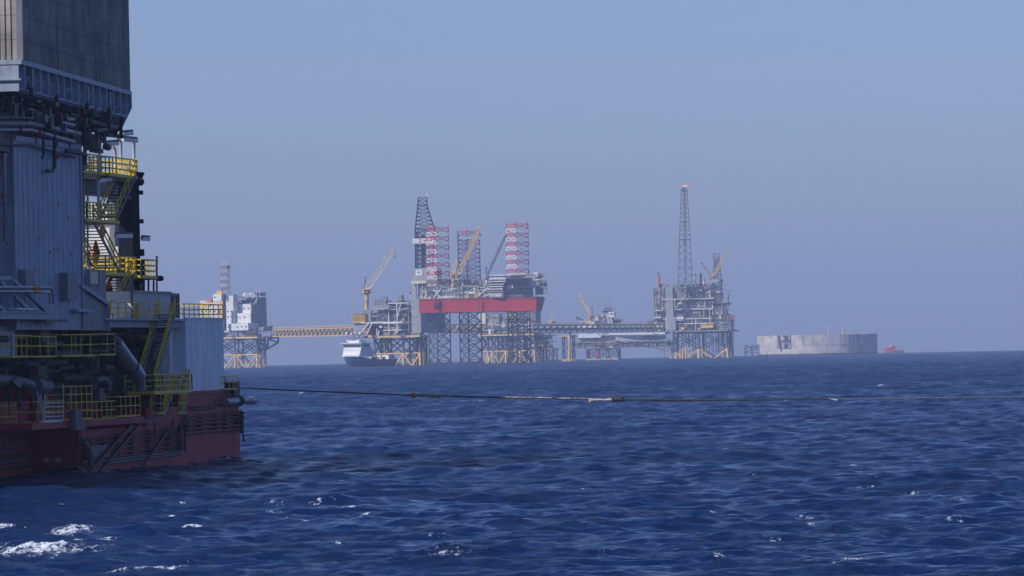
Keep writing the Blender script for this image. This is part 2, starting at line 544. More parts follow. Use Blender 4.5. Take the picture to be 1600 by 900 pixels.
def lattice(mb, base, top, n, rc, rb, m=0, mb_b=None, style='X', cols=None, horiz=True):
    """chords between base and top corner lists, n bays of bracing; cols gives a material per bay"""
    k = len(base)
    base = [Vector(b) for b in base]; top = [Vector(t) for t in top]
    mb_b = mb_b or mb
    for i in range(k):
        for j in range(n):
            mm = cols[j] if cols else m
            mb.bar(base[i].lerp(top[i], j / n), base[i].lerp(top[i], (j + 1) / n), rc, m=mm)
    for j in range(n):
        mm = cols[j] if cols else m
        for i in range(k):
            a0 = base[i].lerp(top[i], j / n); a1 = base[i].lerp(top[i], (j + 1) / n)
            b0 = base[(i + 1) % k].lerp(top[(i + 1) % k], j / n); b1 = base[(i + 1) % k].lerp(top[(i + 1) % k], (j + 1) / n)
            if style == 'X': mb_b.bar(a0, b1, rb, m=mm); mb_b.bar(b0, a1, rb, m=mm)
            elif style == 'K':
                mid = a1.lerp(b1, 0.5); mb_b.bar(a0, mid, rb, m=mm); mb_b.bar(b0, mid, rb, m=mm)
            elif style == 'Z':
                if j % 2: mb_b.bar(a0, b1, rb, m=mm)
                else: mb_b.bar(b0, a1, rb, m=mm)
            if horiz: mb_b.bar(a1, b1, rb, m=mm)

def clutter(f, parent, a0, a1, b0, b1, z0, z1, n, seed, names=('equipment', 'pipework', 'scaffold'), mats=('grey', 'midgrey', 'cream', 'steel', 'white', 'yellow', 'dark'), big=1.0, pipes=True):
    """process plant: skids and vessels, pipe runs and frames between two levels"""
    r = random.Random(seed)
    E, Pp, S = MB(), MB(), MB()
    nm = len(mats)
    wts = [5, 5, 3, 5, 2, 1, 4][:nm]
    pick = lambda: r.choices(range(nm), wts)[0]
    H = z1 - z0
    for i in range(n):
        a = r.uniform(a0, a1); b = r.uniform(b0, b0 + (b1 - b0) * 0.5); z = z0 + r.choice((0, 0, .33, .66)) * H
        w = r.uniform(.8, 4.5) * big; d = r.uniform(.8, 4) * big; h = r.uniform(.6, 0.34 * H + 0.8)
        k = r.random()
        if k < .62: f.box(E, a, min(a + w, a1), b, b + d, z, min(z + h, z1 + 1.5), pick())
        elif k < .85: E.cyl(f.p(a, b, z), f.p(a, b, min(z + h * 1.4, z1 + 2)), w * .3, n=8, m=pick())
        else: E.cyl(f.p(a, b, z + 1.2), f.p(min(a + w * 1.6, a1), b, z + 1.2), .5 + .25 * w, n=8, m=pick())
    E.build(names[0], [M[x] for x in mats], parent)
    for i in range(int(n * 1.3)):
        a = r.uniform(a0, a1); b = r.uniform(b0 - .5, b0 + 3); z = r.uniform(z0, z1)
        rad = r.choice((.15, .2, .3, .45))
        if r.random() < .55: Pp.cyl(f.p(a, b, z), f.p(min(a1, a + r.uniform(3, 14)), b, z), rad, n=6, m=pick())
        else: Pp.cyl(f.p(a, b, z0), f.p(a, b, z), rad, n=6, m=pick())
    Pp.build(names[1], [M[x] for x in mats], parent)
    na = max(2, int((a1 - a0) / 6))
    for i in range(na + 1):
        a = a0 + (a1 - a0) * i / na
        S.bar(f.p(a, b0, z0), f.p(a, b0, z1), .35, m=3 if nm > 3 else 0)
    nz = max(1, int(round(H / 5)))
    for j in range(nz + 1):
        z = z0 + H * j / nz
        S.bar(f.p(a0, b0, z), f.p(a1, b0, z), .35, .45, m=3 if nm > 3 else 0)
        S.bar(f.p(a0, b0 - .6, z + 1.1), f.p(a1, b0 - .6, z + 1.1), .09, m=pick())
        S.bar(f.p(a0, b0, z), f.p(a0, b1, z), .35, .45, m=3 if nm > 3 else 0)
        S.bar(f.p(a1, b0, z), f.p(a1, b1, z), .35, .45, m=3 if nm > 3 else 0)
        S.bar(f.p(a0, b0, z), f.p(a0, b1, z), .35, .45, m=3 if nm > 3 else 0)
    for i in range(na):
        if r.random() < .4:
            x0 = a0 + (a1 - a0) * i / na; x1 = a0 + (a1 - a0) * (i + 1) / na
            j = r.randrange(nz); za = z0 + H * j / nz; zb = z0 + H * (j + 1) / nz
            S.bar(f.p(x0, b0, za), f.p(x1, b0, zb), .25, m=3 if nm > 3 else 0)
    S.build(names[2], [M[x] for x in mats], parent)

def jacket(f, parent, legs_a, legs_b, zt, yellow_to=None, batter=0.0, rleg=0.75, rb=0.42, levels=(0.0, .5, 1.0), zb=None, leg_mat='steel', low='tan', top_brace='dark', hbar=True):
    """tubular steel jacket: each leg and each braced face is a part; painted low band near the water"""
    zs = sea_z(f.c.x, f.c.y)
    zb = zs - 3 if zb is None else zb
    yt = zs + 9 if yellow_to is None else yellow_to
    bm = [(a, b) for a in legs_a for b in legs_b]
    ca = sum(legs_a) / len(legs_a); cb = sum(legs_b) / len(legs_b)
    def P(a, b, z):
        k = 1 + batter * (zt - z) / max(zt - zb, 1)
        return f.p(ca + (a - ca) * k, cb + (b - cb) * k, z)
    for a, b in bm:
        mb = MB()
        mb.cyl(P(a, b, yt), P(a, b, zt), rleg, n=8, m=0)
        mb.cyl(P(a, b, zb), P(a, b, yt), rleg * 1.12, n=8, m=1)
        mb.build('leg', [M[leg_mat], M[low]], parent)
    lo = zs + 1.0
    for bi, b in enumerate(legs_b):
        mb = MB()
        for a0, a1 in zip(legs_a[:-1], legs_a[1:]):
            mid = (a0 + a1) / 2
            yb = yt - .5
            if hbar: mb.cyl(P(a0, b, yb), P(a1, b, yb), rb * 1.15, n=6, m=1)
            mb.cyl(P(a0, b, yb), P(mid, b, lo - 2), rb * 1.15, n=6, m=1)
            mb.cyl(P(a1, b, yb), P(mid, b, lo - 2), rb * 1.15, n=6, m=1)
            mb.cyl(P(a0, b, yb), P(a1, b, zt), rb * .9, n=6, m=0)
            mb.cyl(P(a1, b, yb), P(a0, b, zt), rb * .9, n=6, m=0)
            mb.cyl(P(a0, b, zt - 1), P(a1, b, zt - 1), rb, n=6, m=0)
        mb.build('brace', [M[top_brace], M[low]], parent)
    for a in (legs_a[0], legs_a[-1]):
        mb = MB()
        for b0, b1 in zip(legs_b[:-1], legs_b[1:]):
            yb = yt - .5
            mb.cyl(P(a, b0, yb), P(a, b1, yb), rb, n=6, m=1)
            mb.cyl(P(a, b0, yb), P(a, b1, zt), rb, n=6, m=0)
            mb.cyl(P(a, b1, yb), P(a, (b0 + b1) / 2, lo - 2), rb, n=6, m=1)
            mb.cyl(P(a, b1, yb), P(a, b0, zt), rb, n=6, m=0)
        if mb.v: mb.build('brace', [M[top_brace], M[low]], parent)

def risers(f, parent, a0, a1, b, zt, n, seed, mats=('tan', 'steel', 'dark', 'rust')):
    r = random.Random(seed); mb = MB(); zs = sea_z(f.c.x, f.c.y)
    for i in range(n):
        a = a0 + (a1 - a0) * (i + r.uniform(.2, .8)) / n
        bb = b + r.uniform(0, 5); zc = zs + 11
        rad = r.choice((.3, .4, .55))
        k = r.randrange(1, len(mats))
        mb.cyl(f.p(a, bb, zs - 3), f.p(a, bb, zc), rad, n=6, m=0 if r.random() < .6 else k)
        mb.cyl(f.p(a, bb, zc), f.p(a, bb, zt), rad, n=6, m=k)
    mb.build('riser', [M[x] for x in mats], parent)

def crane(px, py, D, tip, boom_w, cab_px, label, ped_bot=None, mat='yellow', ped_mat=None, group=None, mast=True, strut=True, ybias=0.0, boom_mat=None):
    """pedestal crane; px,py = slewing ring in the picture, tip = boom tip in the picture"""
    s = D / FPX
    c = at(px, py, D); t = at(tip[0], tip[1], D + ybias)
    root = thing('pedestal_crane', at(px, ped_bot or py, D), label, 'crane', group)
    ped_mat = ped_mat or mat
    if ped_bot:
        mb = MB(); b = at(px, ped_bot, D)
        mb.cyl(b, c, 1.25 * cab_px / 10, n=10, m=0)
        mb.cyl(b.lerp(c, .45), b.lerp(c, .6), 1.45 * cab_px / 10, n=10, m=1)
        mb.cyl(b.lerp(c, .86), c, 1.3 * cab_px / 10, 2.2 * cab_px / 10, n=10, m=1)
        mb.build('pedestal', [M[ped_mat], M['grey']], root)
    w = cab_px * s
    mb = MB()
    f = Yaw(px, py, D); f.box(mb, -w * .35, w * .45, -w * .4, w * .4, c.z, c.z + w * .45, 0)
    f.box(mb, -w * .3, w * .2, -w * .45, -w * .35, c.z + w * .12, c.z + w * .36, 1)
    f.box(mb, -w * .5, w * .5, -w * .5, w * .5, c.z - .35, c.z, 2)
    mb.build('cab', [M[mat], M['glass'], M['dark']], root)
    h = c + Vector((0, 0, w * .35))
    d = (t - h); L = d.length; dn = d.normalized()
    side = Vector((0, 1, 0)); upv = dn.cross(side).normalized()
    bw = boom_w * s / 2
    def sec(k, sc): 
        p = h + d * k
        return [p + side * bw * sc + upv * bw * sc, p - side * bw * sc + upv * bw * sc, p - side * bw * sc - upv * bw * sc, p + side * bw * sc - upv * bw * sc]
    mb = MB(); ns = [0, .12, .8, 1.0]; scs = [.35, 1.0, .85, .3]
    for i in range(3):
        nb = max(1, int(L * (ns[i + 1] - ns[i]) / (bw * 2.4)))
        lattice(mb, sec(ns[i], scs[i]), sec(ns[i + 1], scs[i + 1]), nb, .42 + .03 * boom_w, .28 + .02 * boom_w)
    bar_ = MB()
    mb.bar(t, t - Vector((0, 0, 1.5)), .8)
    mb.build('boom', M[boom_mat or mat], root)
    if mast:
        mb = MB()
        back = -1 if d.x > 0 else 1
        m0 = c + Vector((back * w * .3, 0, w * .4)); m1 = c + Vector((back * w * .12, 0, w * 1.9))
        for o in (-.8, .8):
            mb.bar(m0 + Vector((0, o, 0)), m1, .4 + w * .06); mb.bar(h + Vector((0, o, 0)), m1, .35)
        mb.sphere(m1, .9, nu=6, nv=4)
        mb.build('gantry', M['steel'], root)
        mb = MB()
        mb.bar(m1, t, .12)
        mb.bar(t, t - Vector((0, 0, L * .16)), .14)
        mb.bar(t - Vector((0, 0, L * .16)), t - Vector((0, 0, L * .16 + 1.2)), .9)
        mb.build('hoist_cable', M['dark'], root)
    return root

# ------------------------------------------------------------------ 1 accommodation platform
def accommodation_platform():
    D = 5150; s = D / FPX
    f = Yaw(404, 524, D); zd = f.c.z
    root = thing('accommodation_platform', (f.c.x, f.c.y, sea_z(f.c.x, f.c.y)), 'white living quarters platform with a lattice mast, leftmost platform, half hidden by the near rig', 'platform')
    for nm, args, mt in (('quarters_block', (313, 346, 356, 469, 522, D + 8), 'cream'), ('quarters_block', (333, 346, 354, 459, 470, D + 9), 'white'),
                         ('quarters_block', (354, 365, 371, 462, 512, D + 4), 'white'), ('quarters_block', (371, 392, 402, 474, 490, D + 6), 'white'),
                         ('quarters_block', (365, 392, 404, 489, 512, D), 'white'), ('quarters_block', (354, 388, 404, 505, 516, D - 6), 'white')):
        mb = MB(); g = blk(mb, *args)
        o = mb.build(nm, M[mt], root)
        rows = max(1, int((g.z1 - g.z0) / 5.2)); cols = max(2, int(g.w1 / 4.2))
        windows_on(o, g, rows, cols, size=(1.5, 1.1), skip=.25)
    mb = MB(); g = blk(mb, 392, 394, 417, 464, 511, D + 2); 
    o = mb.build('clad_wall', M['midgrey'], root)
    mb = MB()
    for k in range(9): g.box(mb, -0.25, 0.1, g.w2 * (k + .5) / 9 - .2, g.w2 * (k + .5) / 9 + .2, g.z0, g.z1 - 1)
    mb.build('cladding_rib', M['steel'], o)
    mb = MB(); g2 = blk(mb, 390, 396, 416, 457, 462, D + 4); mb.build('roof_plant', M['grey'], root)
    for cx in (386, 395):
        mb = MB(); c = at(cx, 461.5, D - 2); mb.cyl(c, c + Vector((-2, 9, 0)), 2.5, n=14); mb.build('tank', M['white'], root)
    mb = MB(); blk(mb, 368, 396, 404, 466, 468, D); mb.build('roof_deck', M['grey'], root)
    mb = MB(); blk(mb, 323, 331, 333, 467, 473, D - 1); mb.build('lifeboat', M['orange'], root)
    mb = MB(); blk(mb, 345, 348.5, 349, 470, 511, D - 3); blk(mb, 338, 347, 349, 454, 459, D + 2); mb.build('stair_shaft', M['yellow'], root)
    mb = MB(); g = blk(mb, 345, 353, 357, 462, 514, D + 12); mb.build('shaft', M['dark'], root)
    # mast
    mb = MB(); b = at(351, 460, D + 14); t = at(350, 410, D + 14); w = 2.7
    q = lambda p, w_: [p + Vector((x * w_, y * w_, 0)) for x, y in ((-1, -1), (1, -1), (1, 1), (-1, 1))]
    lattice(mb, q(b, w), q(t, w), 9, .42, .26, style='X', cols=[0, 1] * 4 + [0])
    lattice(mb, q(b.lerp(t, .0) + Vector((4, 0, 0)), 1.2), q(b.lerp(t, .85) + Vector((3.6, 0, 0)), 1.2), 10, .25, .18, style='Z', cols=[1, 0] * 5)
    mb.cyl(b.lerp(t, .85) + Vector((4.2, -2, 0)), b.lerp(t, .85) + Vector((4.2, -1, 0)), 1.7, n=10, m=1)
    mb.build('lattice_mast', [M['cream'], M['rust']], root)
    clutter(f, root, 4, 30, 4, 20, f.z(474, 404), f.z(462, 404), 26, 3, mats=('midgrey', 'steel', 'dark', 'steel', 'grey', 'yellow', 'dark'))
    for x in (400.5, 406):
        mb = MB(); mb.cyl(at(x, 466, D - 3), at(x, 449, D - 3), .28, n=6); mb.build('vent_pipe', M['white'], root)
    mb = MB(); mb.bar(at(396, 476, D - 8), at(402, 466, D - 8), .6); mb.bar(at(400, 474, D - 8), at(402, 466, D - 8), .4); mb.build('stair', M['white'], root)
    # decks
    z1, z2 = f.z(516, 404), f.z(526, 404)
    wl = f.a(300, 524); wr = f.b(428, 524)
    mb = MB(); f.box(mb, -2, wl, -6, wr, z2 - 1.2, z2, 0); mb.build('lower_deck', M['tan'], root)
    mb = MB(); f.box(mb, 0, wl, -3, wr, z1 - .8, z1, 0); mb.build('upper_deck', M['steel'], root)
    clutter(f, root, 0, wl, -5, wr * .6, z2, z1 + 2, 60, 4)
    rr = random.Random(3)
    mb = MB()
    for i in range(16):
        b0 = wr * rr.uniform(.05, .9); h = rr.uniform(1, 4); f.box(mb, -1, 1, b0, b0 + rr.uniform(1, 4), z1, z1 + h, rr.randrange(4))
    mb.build('deck_cargo', [M['white'], M['red'], M['grey'], M['cream']], root)
    zj = z2 - 1.2
    la = [3, 26, 50]; lb = [2, wr * .3, wr * .6]
    jacket(f, root, la, lb, zj, yellow_to=f.z(553.5, 380), rleg=.85, rb=.55)
    # cantilever arm to the right carrying the bridge landing
    mb = MB()
    A = at(418, 530, D + 20); Bp = at(434, 526.5, D + 20); C_ = at(434, 535, D + 20); Dp = at(388, 555, D + 20)
    for p, q2 in ((A, Bp), (Bp, C_), (C_, at(418, 545, D + 20)), (at(418, 545, D + 20), Dp), (at(418, 545, D + 20), A), (at(410, 530, D + 20), at(418, 545, D + 20)), (at(401, 530, D + 20), at(418, 545, D + 20)), (A, C_)):
        mb.bar(p, q2, 1.3); mb.bar(p + Vector((0, 12, 0)), q2 + Vector((0, 12, 0)), 1.3)
    mb.build('cantilever_arm', M['steel'], root)
accommodation_platform()

# ------------------------------------------------------------------ bridges
def truss_bridge(p, q, h, w, nb, label, mat='tan', dark='steel', roof=True, group='walkway bridges between the platforms'):
    """p,q = ends of the bottom chord (world)"""
    root = thing('truss_bridge', p, label, 'bridge', group)
    d = (q - p); sd = Vector((-d.y, d.x, 0)).normalized() * w; up = Vector((0, 0, h))
    for o in (Vector((0, 0, 0)), sd):
        mb = MB()
        mb.bar(p + o, q + o, .7); mb.bar(p + o + up, q + o + up, .7)
        for i in range(nb):
            a = p + d * (i / nb); b = p + d * ((i + 1) / nb)
            mb.bar(a + o, a + o + up, .55); mb.bar(a + o, b + o + up, .65)
        mb.build('side_truss', M[mat], root)
    mb = MB(); B = [p + up * .05, q + up * .05, q + sd + up * .05, p + sd + up * .05]
    mb.hexa(B, [v + Vector((0, 0, .3)) for v in B]); mb.build('walkway_floor', M[dark], root)
    mb = MB()
    for k, (o, z, r) in enumerate(((.25, .35, .5), (.5, .3, .35), (.7, .5, .45), (.4, .62, .3))):
        a = p + sd * o + up * z; mb.cyl(a, a + d, r, n=6, m=k % 2)
    mb.build('pipework', [M['midgrey'], M['steel']], root)
    if roof:
        mb = MB(); B = [p + up * 1.08, q + up * 1.08, q + sd + up * 1.08, p + sd + up * 1.08]
        mb.hexa(B, [v + Vector((0, 0, .4)) for v in B]); mb.build('upper_walkway', M[dark], root)
        mb = MB(); rail(mb, [p + up * 1.13, q + up * 1.13], h=1.4, r=.18, step=4); mb.build('railing', M[mat], root)
    return root
bL = at(424, 526, 5170); bR = at(556, 524, 4560)
truss_bridge(bL, bR, 6.2, 5, 20, 'long yellow truss bridge from the white living quarters to the grey process platform')
b1 = at(832, 520, 4650); b2 = at(1040, 517.5, 5560)
truss_bridge(b1, b2, 6.0, 5, 24, 'yellow truss bridge right of the red jack-up, running to the flare platform')
b3 = at(676, 520, 4760); b4 = at(762, 521, 4820)
truss_bridge(b3, Vector((b4.x, b4.y, b3.z)), 6.5, 5, 8, 'short yellow truss bridge seen below the red jack-up hull', roof=False)

# bridge support
def bridge_support():
    D = 4900
    f = Yaw(895, 563, D, math.radians(15))
    root = thing('bridge_support', (f.c.x, f.c.y, sea_z(f.c.x, f.c.y)), 'slim lattice pier with one thick yellow leg under the right hand bridge', 'bridge pier')
    zt = f.z(524, 895)
    w = f.a(879, 560)
    jacket(f, root, [0, w], [0, 8], zt, yellow_to=sea_z(f.c.x, f.c.y) + 2, rleg=.45, rb=.28)
    mb = MB(); mb.cyl(at(889.5, 566, D - 3), at(889.5, 541, D - 3), 1.0, n=10, m=0); mb.cyl(at(889.5, 541, D - 3), at(890, 518, D - 3), .8, n=10, m=1); mb.build('pile', [M['yellow'], M['tan']], root)
    mb = MB(); f.box(mb, -1, w + 2, -1, 9, zt - 1, zt); mb.build('pier_cap', M['tan'], root)
bridge_support()

# ------------------------------------------------------------------ 2 process platform (left of the jack-up)
def process_platform():
    D = 4520
    f = Yaw(658, 541, D, math.radians(14))
    root = thing('process_platform', (f.c.x, f.c.y, sea_z(f.c.x, f.c.y)), 'cluttered grey process platform with white frames, between the left bridge and the red jack-up', 'platform')
    A = lambda px, py=530: f.a(px, py)
    Z = lambda py, px=650: f.z(py + (px - 650) * .0203 * 0, 650)
    zd = Z(524.5)
    aL = A(566)
    # clad tower beside the hull
    mb = MB(); g = blk(mb, 643.5, 658, 696, 467, 520, D - 30, phi=math.radians(18)); o = mb.build('clad_tower', M['grey'], root)
    mb = MB(); 
    for z in (.25, .5, .75): g.box(mb, -.1, g.w1, -.15, .1, g.z0 + (g.z1 - g.z0) * z - .1, g.z0 + (g.z1 - g.z0) * z + .1)
    mb.build('cladding_seam', M['steel'], o)
    mb = MB(); 
    def lv(py, a0, a1, b0, b1, th, mat, name='deck'):
        mb = MB(); f.box(mb, a0, a1, b0, b1, Z(py) - th, Z(py)); return mb.build(name, M[mat], root)
    lv(524, 0, A(592), -4, 30, 1.3, 'tan'); lv(524, A(592), A(566), 2, 30, 1.3, 'steel')
    lv(502, 0, A(566), -2, 30, .8, 'white'); lv(482, A(640), A(590), -2, 30, .7, 'grey'); lv(483, A(655), A(622), -1, 30, .7, 'white')
    # walls
    def wl(p0, p1, y0, y1, mat, b0=3, b1=12, name='module_wall'):
        mb = MB(); f.box(mb, A(p1), A(p0), b0, b1, Z(y1), Z(y0)); return mb.build(name, M[mat], root)
    wl(583, 598, 477, 492, 'grey'); wl(597, 608, 469, 489, 'grey', 1); wl(606, 642, 487, 504, 'dark', 10)
    wl(590, 606, 487, 503, 'midgrey', 5); wl(566, 576, 500, 524, 'midgrey', 4, 12); wl(603, 640, 505, 523, 'midgrey', 8)
    wl(575, 595, 505, 523, 'dark', 10, 14)
    wl(552, 569, 503, 524, 'grey', 2, 14, 'module_wall'); wl(551, 570, 489, 502, 'yellow', 0, 12, 'yellow_module')
    mb = MB(); f.box(mb, A(569), A(551), -1, 12, Z(488), Z(487)); f.box(mb, A(569), A(551), -1, 12, Z(484.5), Z(484)); mb.build('module_roof', M['grey'], root)
    mb = MB()
    for k in range(10):
        a = A(569) + (A(551) - A(569)) * (k + .5) / 10; f.box(mb, a - .15, a + .15, -.2, 0.05, Z(500), Z(491))
    mb.build('louvre', M['rust'], root)
    # white structural frames
    mb = MB()
    for x in (609, 622, 640): mb.bar(f.p(A(x), -2, Z(520)), f.p(A(x), -2, Z(486)), .8)
    for y in (504, 515): mb.bar(f.p(A(600), -2, Z(y)), f.p(A(642), -2, Z(y)), .8)
    mb.bar(f.p(A(622), -2, Z(497)), f.p(A(628), -2, Z(474)), .8); mb.bar(f.p(A(594), -2, Z(515)), f.p(A(591), -2, Z(524)), .7)
    mb.bar(f.p(A(578), -2, Z(503)), f.p(A(562), -2, Z(522)), .8); mb.bar(f.p(A(583), -2, Z(503)), f.p(A(573), -2, Z(523)), .8)
    mb.bar(f.p(A(590), -2, Z(522)), f.p(A(590), -2, Z(512)), .8); mb.bar(f.p(A(618), -2, Z(520)), f.p(A(628), -2, Z(506)), .5)
    mb.bar(f.p(A(608), -2, Z(473)), f.p(A(645), -2, Z(473)), .8); mb.bar(f.p(A(622), -2, Z(474)), f.p(A(622), -2, Z(486)), .8)
    mb.build('frame', M['white'], root)
    mb = MB(); 
    for k in range(7):
        y = 504 + k * 2.6; mb.bar(f.p(A(580 - k * 1.2), -1, Z(y)), f.p(A(572 - k * 1.6), -1, Z(y + 1)), .6, m=k % 2)
        mb.bar(f.p(A(580 - k * 1.2), 1, Z(y)), f.p(A(566 - k * .6), 3, Z(y + 3)), .6, m=(k + 1) % 2)
    mb.build('stair_flight', [M['pink'], M['cream']], root)
    clutter(f, root, 0, A(600), -1, 18, Z(523), Z(503), 110, 21)
    clutter(f, root, A(640), A(580), 0, 22, Z(502), Z(484), 110, 22)
    clutter(f, root, A(644), A(610), 0, 22, Z(482), Z(471), 60, 23, mats=('grey', 'midgrey', 'white', 'steel', 'rust', 'cream', 'dark'))
    mb = MB(); blk(mb, 622, 628, 631, 461, 470, D); blk(mb, 599, 604, 606, 463, 471, D + 5); mb.build('roof_plant', [M['midgrey']], root)
    for i, x in enumerate((586, 589, 592, 595, 598)):
        mb = MB(); mb.cyl(at(x, 477, D), at(x, 467 + (i % 2) * 2, D), .55, n=7); mb.build('vent_stack', M['midgrey'], root)
    mb = MB(); mb.bar(at(641, 471, D), at(641, 457, D), .5); mb.bar(at(639, 461, D), at(643, 461, D), .5); mb.sphere(at(641, 458, D), .9, m=1, nu=6, nv=4); mb.build('antenna_mast', [M['white'], M['rust']], root)
    mb = MB(); f.box(mb, A(637), A(633), -1.5, 1, Z(494.5), Z(491)); f.box(mb, A(599), A(594), -3, 0, Z(511), Z(508)); mb.build('control_cabin', M['cream'], root)
    mb = MB(); f.box(mb, A(583), A(577), -4, 2, Z(526), Z(522)); mb.build('landing_box', M['yellow'], root)
    la = [A(655), A(629), A(600), A(584)]
    la = sorted(la)
    jacket(f, root, la, [2, 22], zd - 1.3, yellow_to=Z(551), rleg=.9, rb=.6)
    risers(f, root, A(664), A(642), 3, zd - 1, 16, 5)
    mb = MB(); lattice(mb, [f.p(A(588), 12, Z(570)), f.p(A(598), 12, Z(570)), f.p(A(598), 18, Z(570)), f.p(A(588), 18, Z(570))], [f.p(A(588), 12, Z(526)), f.p(A(598), 12, Z(526)), f.p(A(598), 18, Z(526)), f.p(A(588), 18, Z(526))], 3, .6, .4)
    mb.build('conductor_frame', M['dark'], root)
process_platform()
crane(573, 457, 4500, (617, 387), 9, 12, 'yellow pedestal crane with its lattice boom raised to the right, on the grey process platform', ped_bot=485, boom_mat='cream')

# ------------------------------------------------------------------ 3 jack-up rig
def jack_up():
    D = 4350; s = D / FPX
    c0 = at(655, 489, D)
    root = thing('jack_up_rig', (at(745, 569, D).x, D, sea_z(0, D)), 'red hulled jack-up drilling rig on three tall red and white lattice legs', 'oil rig')
    z0 = at(748, 487.2, D).z; z1 = at(748, 466.2, D).z
    X = lambda px, d=0, py=480: at(px, py, D + d).x
    def P(px, d, z): return Vector((X(px, d), D + d, z))
    # hull: front face nearly square on, slanted bow to the right
    foot = [(655, 0), (838, 4), (841, 16), (846, 60), (800, 88), (690, 88), (660, 40)]
    foot_t = [(655, 0), (838, 4), (848, 14), (852, 60), (800, 88), (690, 88), (660, 40)]
    mb = MB(); mb.prism([P(x, d, z0) for x, d in foot], [P(x, d, z1) for x, d in foot_t])
    hull = mb.build('hull', M['red'], root)
    mb = MB(); mb.prism([P(x, d, z1 + .003) for x, d in [(656, 1), (838, 5), (850, 14), (850, 60), (800, 86), (690, 86), (662, 40)]], [P(x, d, z1 + .5) for x, d in [(656, 1), (838, 5), (850, 14), (850, 60), (800, 86), (690, 86), (662, 40)]]); mb.build('main_deck', M['steel'], hull)
    mb = MB()
    for x in (686, 748): mb.bar(P(x, -.2, z0), P(x, -.2, z1), .5)
    for x in (676, 680, 684):
        mb.bar(P(x, -.6, z0 + 4), P(x + 3, -.6, z0 + 9), .6)
    mb.build('hull_fitting', M['dark'], hull)
    mb = MB()
    for k in range(1, 14):
        x = 655 + 183 * k / 14; mb.bar(P(x, 4 * k / 14 - .02, z0), P(x, 4 * k / 14 - .02, z1), .14)
    mb.bar(P(655, -.02, z0 + 4), P(838, 3.98, z0 + 4), .14); mb.bar(P(655, -.1, z1 - .3), P(838, 3.9, z1 - .3), .5)
    mb.build('plate_seam', M['red'], hull)
    # legs
    def leg(pL, pR, yT, d, k):
        pc = [pL, (pL + pR) / 2 - 3, pR]
        dd = [d + 6, d - 6, d + 4]
        zt = at(748, yT - .0203 * (748 - (pL + pR) / 2) * -1 * 0, D).z
        zb = sea_z(0, D) - 4
        base = [Vector((X(x, q, 470), D + q, zb)) for x, q in zip(pc, dd)]
        top = [Vector((b.x - .0, b.y, zt)) for b in base]
        zm = z1 - 2
        nb_low = int((zm - zb) / 6.6); nb_up = int(round((zt - zm) / 3.35))
        mid = [Vector((b.x, b.y, zm)) for b in base]
        mb = MB()
        lattice(mb, base, mid, nb_low, .95, .5, m=0)
        for i in range(3): mb.bar(base[i], mid[i], 1.0, m=0)
        lattice(mb, mid, top, nb_up, .95, .27, cols=[1 if (j % 2 == nb_up % 2) else 2 for j in range(nb_up)][::1])
        for i in range(3): mb.bar(top[i], top[i] + Vector((0, 0, 3)), .5, m=2)
        mb.build('jack_up_leg', [M['dark'], M['legw'], M['pink']], root)
        # jacking frame
        mb = MB()
        lattice(mb, [Vector((b.x * 1.0 + (b.x - base[1].x) * .08, b.y, z1)) for b in base], [Vector((b.x + (b.x - base[1].x) * .08, b.y, z1 + 15)) for b in base], 2, 1.3, .7, m=0)
        mb.build('jacking_frame', [M['midgrey']], root)
    leg(669, 702.5, 354, 12, 0); leg(717.5, 751, 357.5, 75, 1); leg(793.5, 827, 350.5, 14, 2)
    # derrick on its cantilever
    cD = D + 55
    mb = MB(); g = blk(mb, 643, 680, 690, 418.5, 440, cD - 25, phi=math.radians(14)); df = mb.build('drill_floor_block', M['grey'], root)
    mb = MB()
    g.box(mb, -.1, g.w1 + .3, -.3, .2, g.z0 - 1.2, g.z0 + .8)
    mb.build('wind_wall_base', M['cream'], df)
    mb = MB(); g.box(mb, g.w1 * .54, g.w1 * .82, -.15, 0, g.z0 + 5, g.z1 - 1.2); mb.build('sign_board', M['white'], df)
    mb = MB(); g.box(mb, g.w1 * .66, g.w1 * .71, -.3, -.16, g.z0 + 6.5, g.z1 - 2.5); mb.build('emblem', M['rust'], df)
    mb = MB(); g.box(mb, g.w1 * .02, g.w1 * .2, -.15, 0, g.z0 + 5.5, g.z1 - 1.2); mb.build('sign_board', M['white'], df)
    mb = MB()
    for k in range(11):
        a = g.w1 * (k + .3) / 11
        mb.cyl(g.p(a, 2 + (k % 3), g.z0 - 13), g.p(a, 2 + (k % 3), g.z0), .55, n=6, m=k % 2)
    g.box(mb, 0, g.w1 * .8, 5, 7, g.z0 - 13, g.z0 - 1, 2)
    mb.build('support_column', [M['cream'], M['grey'], M['midgrey']], df)
    q = lambda pl, pr, py, dd=0: [at(pl, py, cD - 10), at(pr, py, cD - 10), at(pr - 1, py, cD + 6), at(pl + 1, py, cD + 6)]
    mb = MB()
    lattice(mb, q(649, 677, 419), q(648.5, 679, 357), 9, .8, .45)
    lattice(mb, q(653, 668, 419), q(653, 668, 357), 9, .5, .4)
    lattice(mb, q(648.5, 679, 357), q(652.5, 667.5, 320), 6, .7, .4)
    lattice(mb, q(652.5, 667.5, 320), q(653.5, 667.5, 308), 2, .5, .35)
    mb.build('derrick', M['dark'], root)
    mb = MB(); 
    for a_, b_, y0, y1 in ((650, 652, 419, 362), (658, 664, 419, 366), (670, 672, 419, 372)):
        B = q(a_, b_, y0); T = q(a_, b_, y1); mb.hexa(B, T, 0)
    mb.build('racked_pipe', M['dark'], root)
    mb = MB()
    for y in (357.5, 320, 392):
        B = q(648, 678 if y > 330 else 668, y + 1); T = q(648, 678 if y > 330 else 668, y); mb.hexa(B, T)
    mb.build('platform_floor', M['dark'], root)
